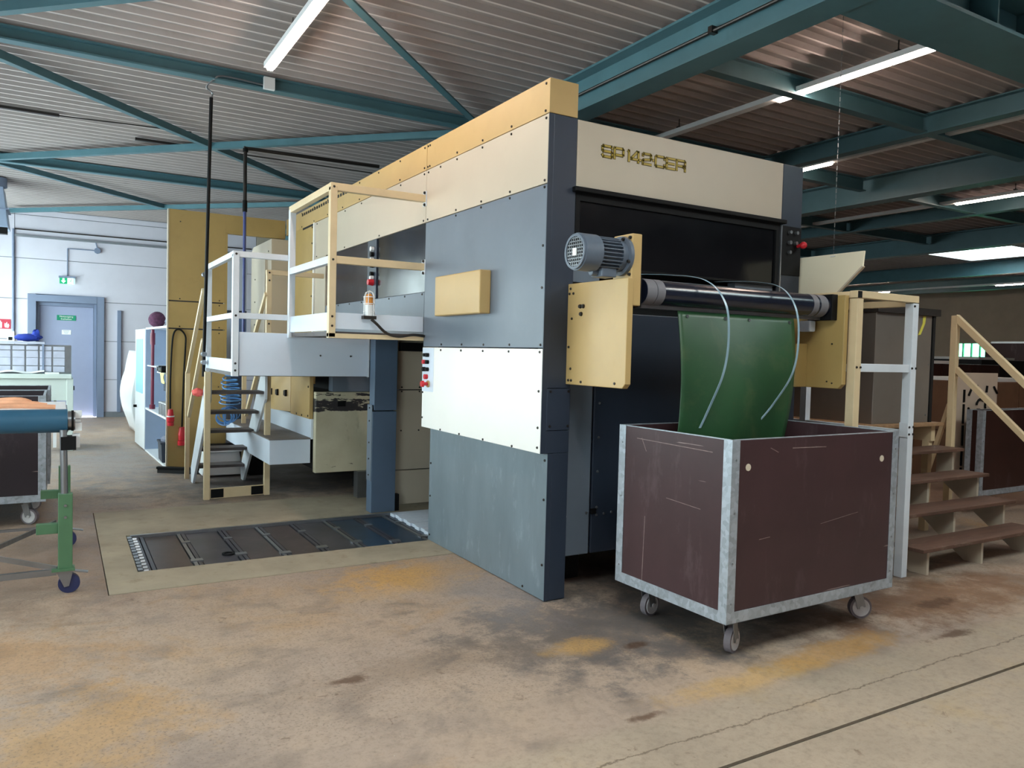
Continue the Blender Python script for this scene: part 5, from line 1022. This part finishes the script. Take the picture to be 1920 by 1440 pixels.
# ------------------------------------------------------------------ right side: guard rail, working platform and steps
gd = thing('guard_rail', 'pale steel guard frame with open corner posts right of the brown cart', 'guard rail', (2.3, -0.63, 0))
post(B(), 1.975, -0.63, 0, 1.92, 0.062).build('guard_post', RAILC, gd, bevel=0.003); post(B(), 2.585, -0.63, 0, 1.92, 0.062).build('guard_post', RAILW, gd, bevel=0.003)
post(B(), 2.60, 0.24, 0, 1.88, 0.055).build('guard_post', RAILW, gd); post(B(), 2.62, 0.50, 0, 1.88, 0.055).build('guard_post', RAILW, gd)
B().box(1.944, 2.616, -0.661, -0.600, 1.925, 1.972).build('top_rail', RAILC, gd, bevel=0.003); B().box(1.944, 2.00, -0.600, 0.0, 1.925, 1.968).build('top_rail', RAILC, gd, bevel=0.003); B().box(2.56, 2.614, -0.600, 0.52, 1.90, 1.945).build('top_rail', RAILC, gd, bevel=0.003)
B().box(1.944, 1.985, -0.664, -0.661, 1.925, 1.968).build('black_end_cap', BLACKP, gd)
B().box(2.006, 2.554, -0.65, -0.61, 1.44, 1.495).build('mid_rail', RAILW, gd, bevel=0.003); B().box(1.955, 1.99, -0.60, 0.0, 1.44, 1.49).build('mid_rail', RAILW, gd)
B().box(2.575, 2.615, -0.60, 0.9, 0.985, 1.035).build('base_rail', RAILW, gd)
B().box(2.545, 2.552, -0.664, -0.60, 0.99, 1.09).build('joint_plate', RAILW, gd)
screws([(2.565, -0.661, z) for z in (1.90, 1.47, 1.06, 1.01)] + [(2.61, -0.661, z) for z in (1.47, 1.06, 1.01)] + [(1.96, -0.661, 1.47), (2.0, -0.661, 1.47)], 'y', 0.009).build('rail_bolts', BOLT, gd, kind='stuff')
wpz = 0.985
wk = thing('working_platform', 'worn plank platform on steel legs beside the press', 'platform', (3.4, 0.8, 0))
for k in range(7): B().box(2.63, 4.30, 0.10 + 0.21 * k, 0.30 + 0.21 * k, wpz - 0.03, wpz).build('plank', BOARD, wk, bevel=0.003)
for x in (2.7, 3.5, 4.22): B().box(x - 0.03, x + 0.03, 0.15, 1.5, wpz - 0.17, wpz - 0.03).build('joist', RAILC, wk)
for x, y in ((2.7, 0.2), (4.22, 0.2), (2.7, 1.45), (4.22, 1.45)): post(B(), x, y, 0, wpz - 0.17, 0.06).build('leg', RAILC, wk)
sc2 = thing('stainless_cabinet', 'dull stainless steel cabinet with yellow tape standing on the plank platform', 'cabinet', (3.8, 0.8, wpz))
B().box(3.36, 4.16, 0.17, 1.45, wpz, 1.93).build('cabinet_shell', STAIN, sc2, bevel=0.004); B().box(3.34, 4.24, 0.14, 1.50, 1.93, 1.99).build('cabinet_lid', M('dark_steel_lid', (70, 66, 64), 0.4, 0.5, var=0.1), sc2)
B().prism([(4.02, 1.925), (4.06, 1.925), (4.05, 1.86), (3.99, 1.76), (3.955, 1.755), (4.015, 1.86)], 'y', 0.166, 0.17).build('yellow_tape', YTAPE, sc2)
B().box(4.165, 4.20, 0.16, 1.45, wpz, 1.95).build('side_gap_strip', DARK, sc2); screws([(4.12, 0.17, 1.05), (4.13, 0.17, 1.5)], 'y').build('screw_row', STEEL, sc2, kind='stuff')
ws = thing('wooden_steps', 'four worn brown wooden steps with cream stringers at the right', 'steps', (3.4, -0.4, 0))
for k in range(4):
    z = 0.205 + 0.19 * k; y = -0.75 + 0.22 * k
    B().box(2.66 + 0.0 * k, 4.30, y, y + 0.25, z - 0.026, z).build('tread', TREADW, ws, bevel=0.004)
for x in (2.80, 3.50, 4.22):
    saw = [(-0.57, 0.0), (-0.70, 0.0), (-0.70, 0.178)]
    for k in range(1, 4): saw += [(-0.70 + 0.22 * k, 0.178 + 0.19 * (k - 1)), (-0.70 + 0.22 * k, 0.178 + 0.19 * k)]
    saw += [(0.10, 0.748), (0.10, 0.52)]
    B().prism(saw, 'x', x - 0.014, x + 0.014).build('stringer', CREAM, ws)
    for k in range(4):
        B().box(x, x + 0.22, -0.70 + 0.22 * k + 0.002, -0.69 + 0.22 * k, 0.01 + 0.19 * k, 0.178 + 0.19 * k).build('support_block', CREAM, ws) if False else None
hl = thing('step_hand_rail', 'cream sloping hand rail beside the wooden steps', 'hand rail', (4.33, 0.06, 0))
post(B(), 4.335, 0.06, 0.0, 1.94, 0.055).build('rail_post', RAILC, hl, bevel=0.003); post(B(), 4.335, -1.0, 0.0, 0.93, 0.055).build('rail_post', RAILC, hl, bevel=0.003)
B().bar((4.335, 0.06, 1.93), (4.335, -1.02, 0.90), 0.05, 0.055).build('hand_rail', RAILC, hl, bevel=0.003); B().bar((4.335, 0.04, 1.47), (4.335, -1.0, 0.50), 0.045, 0.045).build('mid_rail', RAILC, hl, bevel=0.003)
fl = thing('hinged_cover', 'cream hinged cover hanging open on a thin chain right of the column', 'cover', (2.2, -0.2, 1.97))
B().prism([(0.03, 1.975), (-0.30, 1.975), (-0.505, 2.16), (-0.515, 2.265), (0.03, 2.265)], 'x', 2.195, 2.21).build('cover_sheet', COVERC, fl); B().bar((2.203, -0.30, 1.972), (2.203, -0.508, 2.16), 0.025, 0.012).build('cover_lip', CREAM, fl)
B().bar((2.19, -0.29, 2.25), (2.19, -0.25, 2.25), 0.006, 0.006).build('chain_hook', WHITEP, fl)
chn = B()
for k in range(45): chn.box(2.196 - 0.001, 2.196 + 0.001, -0.272 - (0.003 if k % 2 else 0.001), -0.272 + (0.003 if k % 2 else 0.001), 2.255 + 0.04 * k, 2.285 + 0.04 * k)
chn.build('thin_chain', STEEL, fl)

# ------------------------------------------------------------------ dim right background
db = thing('die_board', 'pale die board with black curved rules leaning at the right', 'board', (5.8, 0.64, 0))
B().box(5.28, 6.16, 0.62, 0.645, 0.0, 1.425).build('board', MDF, db, bevel=0.004)
for x in (5.36, 5.52):
    for z0, z1 in ((0.30, 0.44), (0.46, 0.64), (0.67, 0.88), (0.90, 1.10), (1.12, 1.25)): B().box(x - 0.010, x + 0.010, 0.606, 0.62, z0, z1).build('straight_rule', BLACKP, db)
def arc(cx, cz, r, a0, a1, n=10): return [(cx + r * math.cos(a0 + (a1 - a0) * k / n), 0.61, cz + r * math.sin(a0 + (a1 - a0) * k / n)) for k in range(n + 1)]
for pts in (arc(5.79, 0.99, 0.055, 0, 2 * PI), arc(5.83, 1.07, 0.08, 0.9, 2.9), arc(5.98, 1.08, 0.065, -0.5, 3.6), [(5.60, 0.61, 1.06), (5.67, 0.61, 0.99), (5.60, 0.61, 0.92)], [(5.60, 0.61, 1.19), (5.66, 0.61, 1.28), (5.75, 0.61, 1.29)], [(5.93, 0.61, 1.22), (5.94, 0.61, 1.29)], [(6.07, 0.61, 1.28), (6.14, 0.61, 1.21)], [(5.62, 0.61, 0.68), (5.69, 0.61, 0.60), (5.62, 0.61, 0.52)]):
    B().tube(pts, 0.012, 6).build('curved_rule', BLACKP, db)
B().bar((5.33, 0.65, 1.1), (5.33, 0.95, 0.02), 0.04, 0.04).build('stand_strut', RAILC, db); B().bar((6.1, 0.65, 1.1), (6.1, 0.95, 0.02), 0.04, 0.04).build('stand_strut', RAILC, db)
for k, (x, y, w_, d_, h_, m_, lab) in enumerate(((7.3, 1.35, 2.4, 0.9, 1.30, BROWNB, 'brown carton stack behind the die board'), (9.0, 3.4, 2.6, 1.0, 1.52, PLYR, 'dark brown shelf block beyond the die board'), (12.5, 4.2, 2.5, 1.2, 1.62, DARK, 'dark low cabinet far behind the hand rail'), (13.2, 6.4, 3.6, 1.2, 1.60, PLYD, 'dark crate row under the green window'), (18.6, 6.2, 2.8, 1.2, 2.1, PLYR, 'tall dark red brown pile at the far right'))):
    o = thing('carton_stack', lab, 'stack', (x + w_ / 2, y + d_ / 2, 0)); n = 3
    for i in range(n):
        for j in range(2): B().box(x + w_ * i / n + 0.01, x + w_ * (i + 1) / n - 0.01, y, y + d_, h_ * j / 2 + (0 if j == 0 else 0.005), h_ * (j + 1) / 2).build('carton', m_, o, bevel=0.006)
    B().box(x + 0.1, x + w_ * 0.55, y + 0.1, y + d_ - 0.1, h_ + 0.002, h_ + 0.05).build('white_sheet_pile', PAPER, o)
tag(B().box(14.0, 14.2, 3.6, 3.8, 0, 4.04).build('steel_column', GREENL, kind='structure'), 'green steel column far off at the right', 'column')
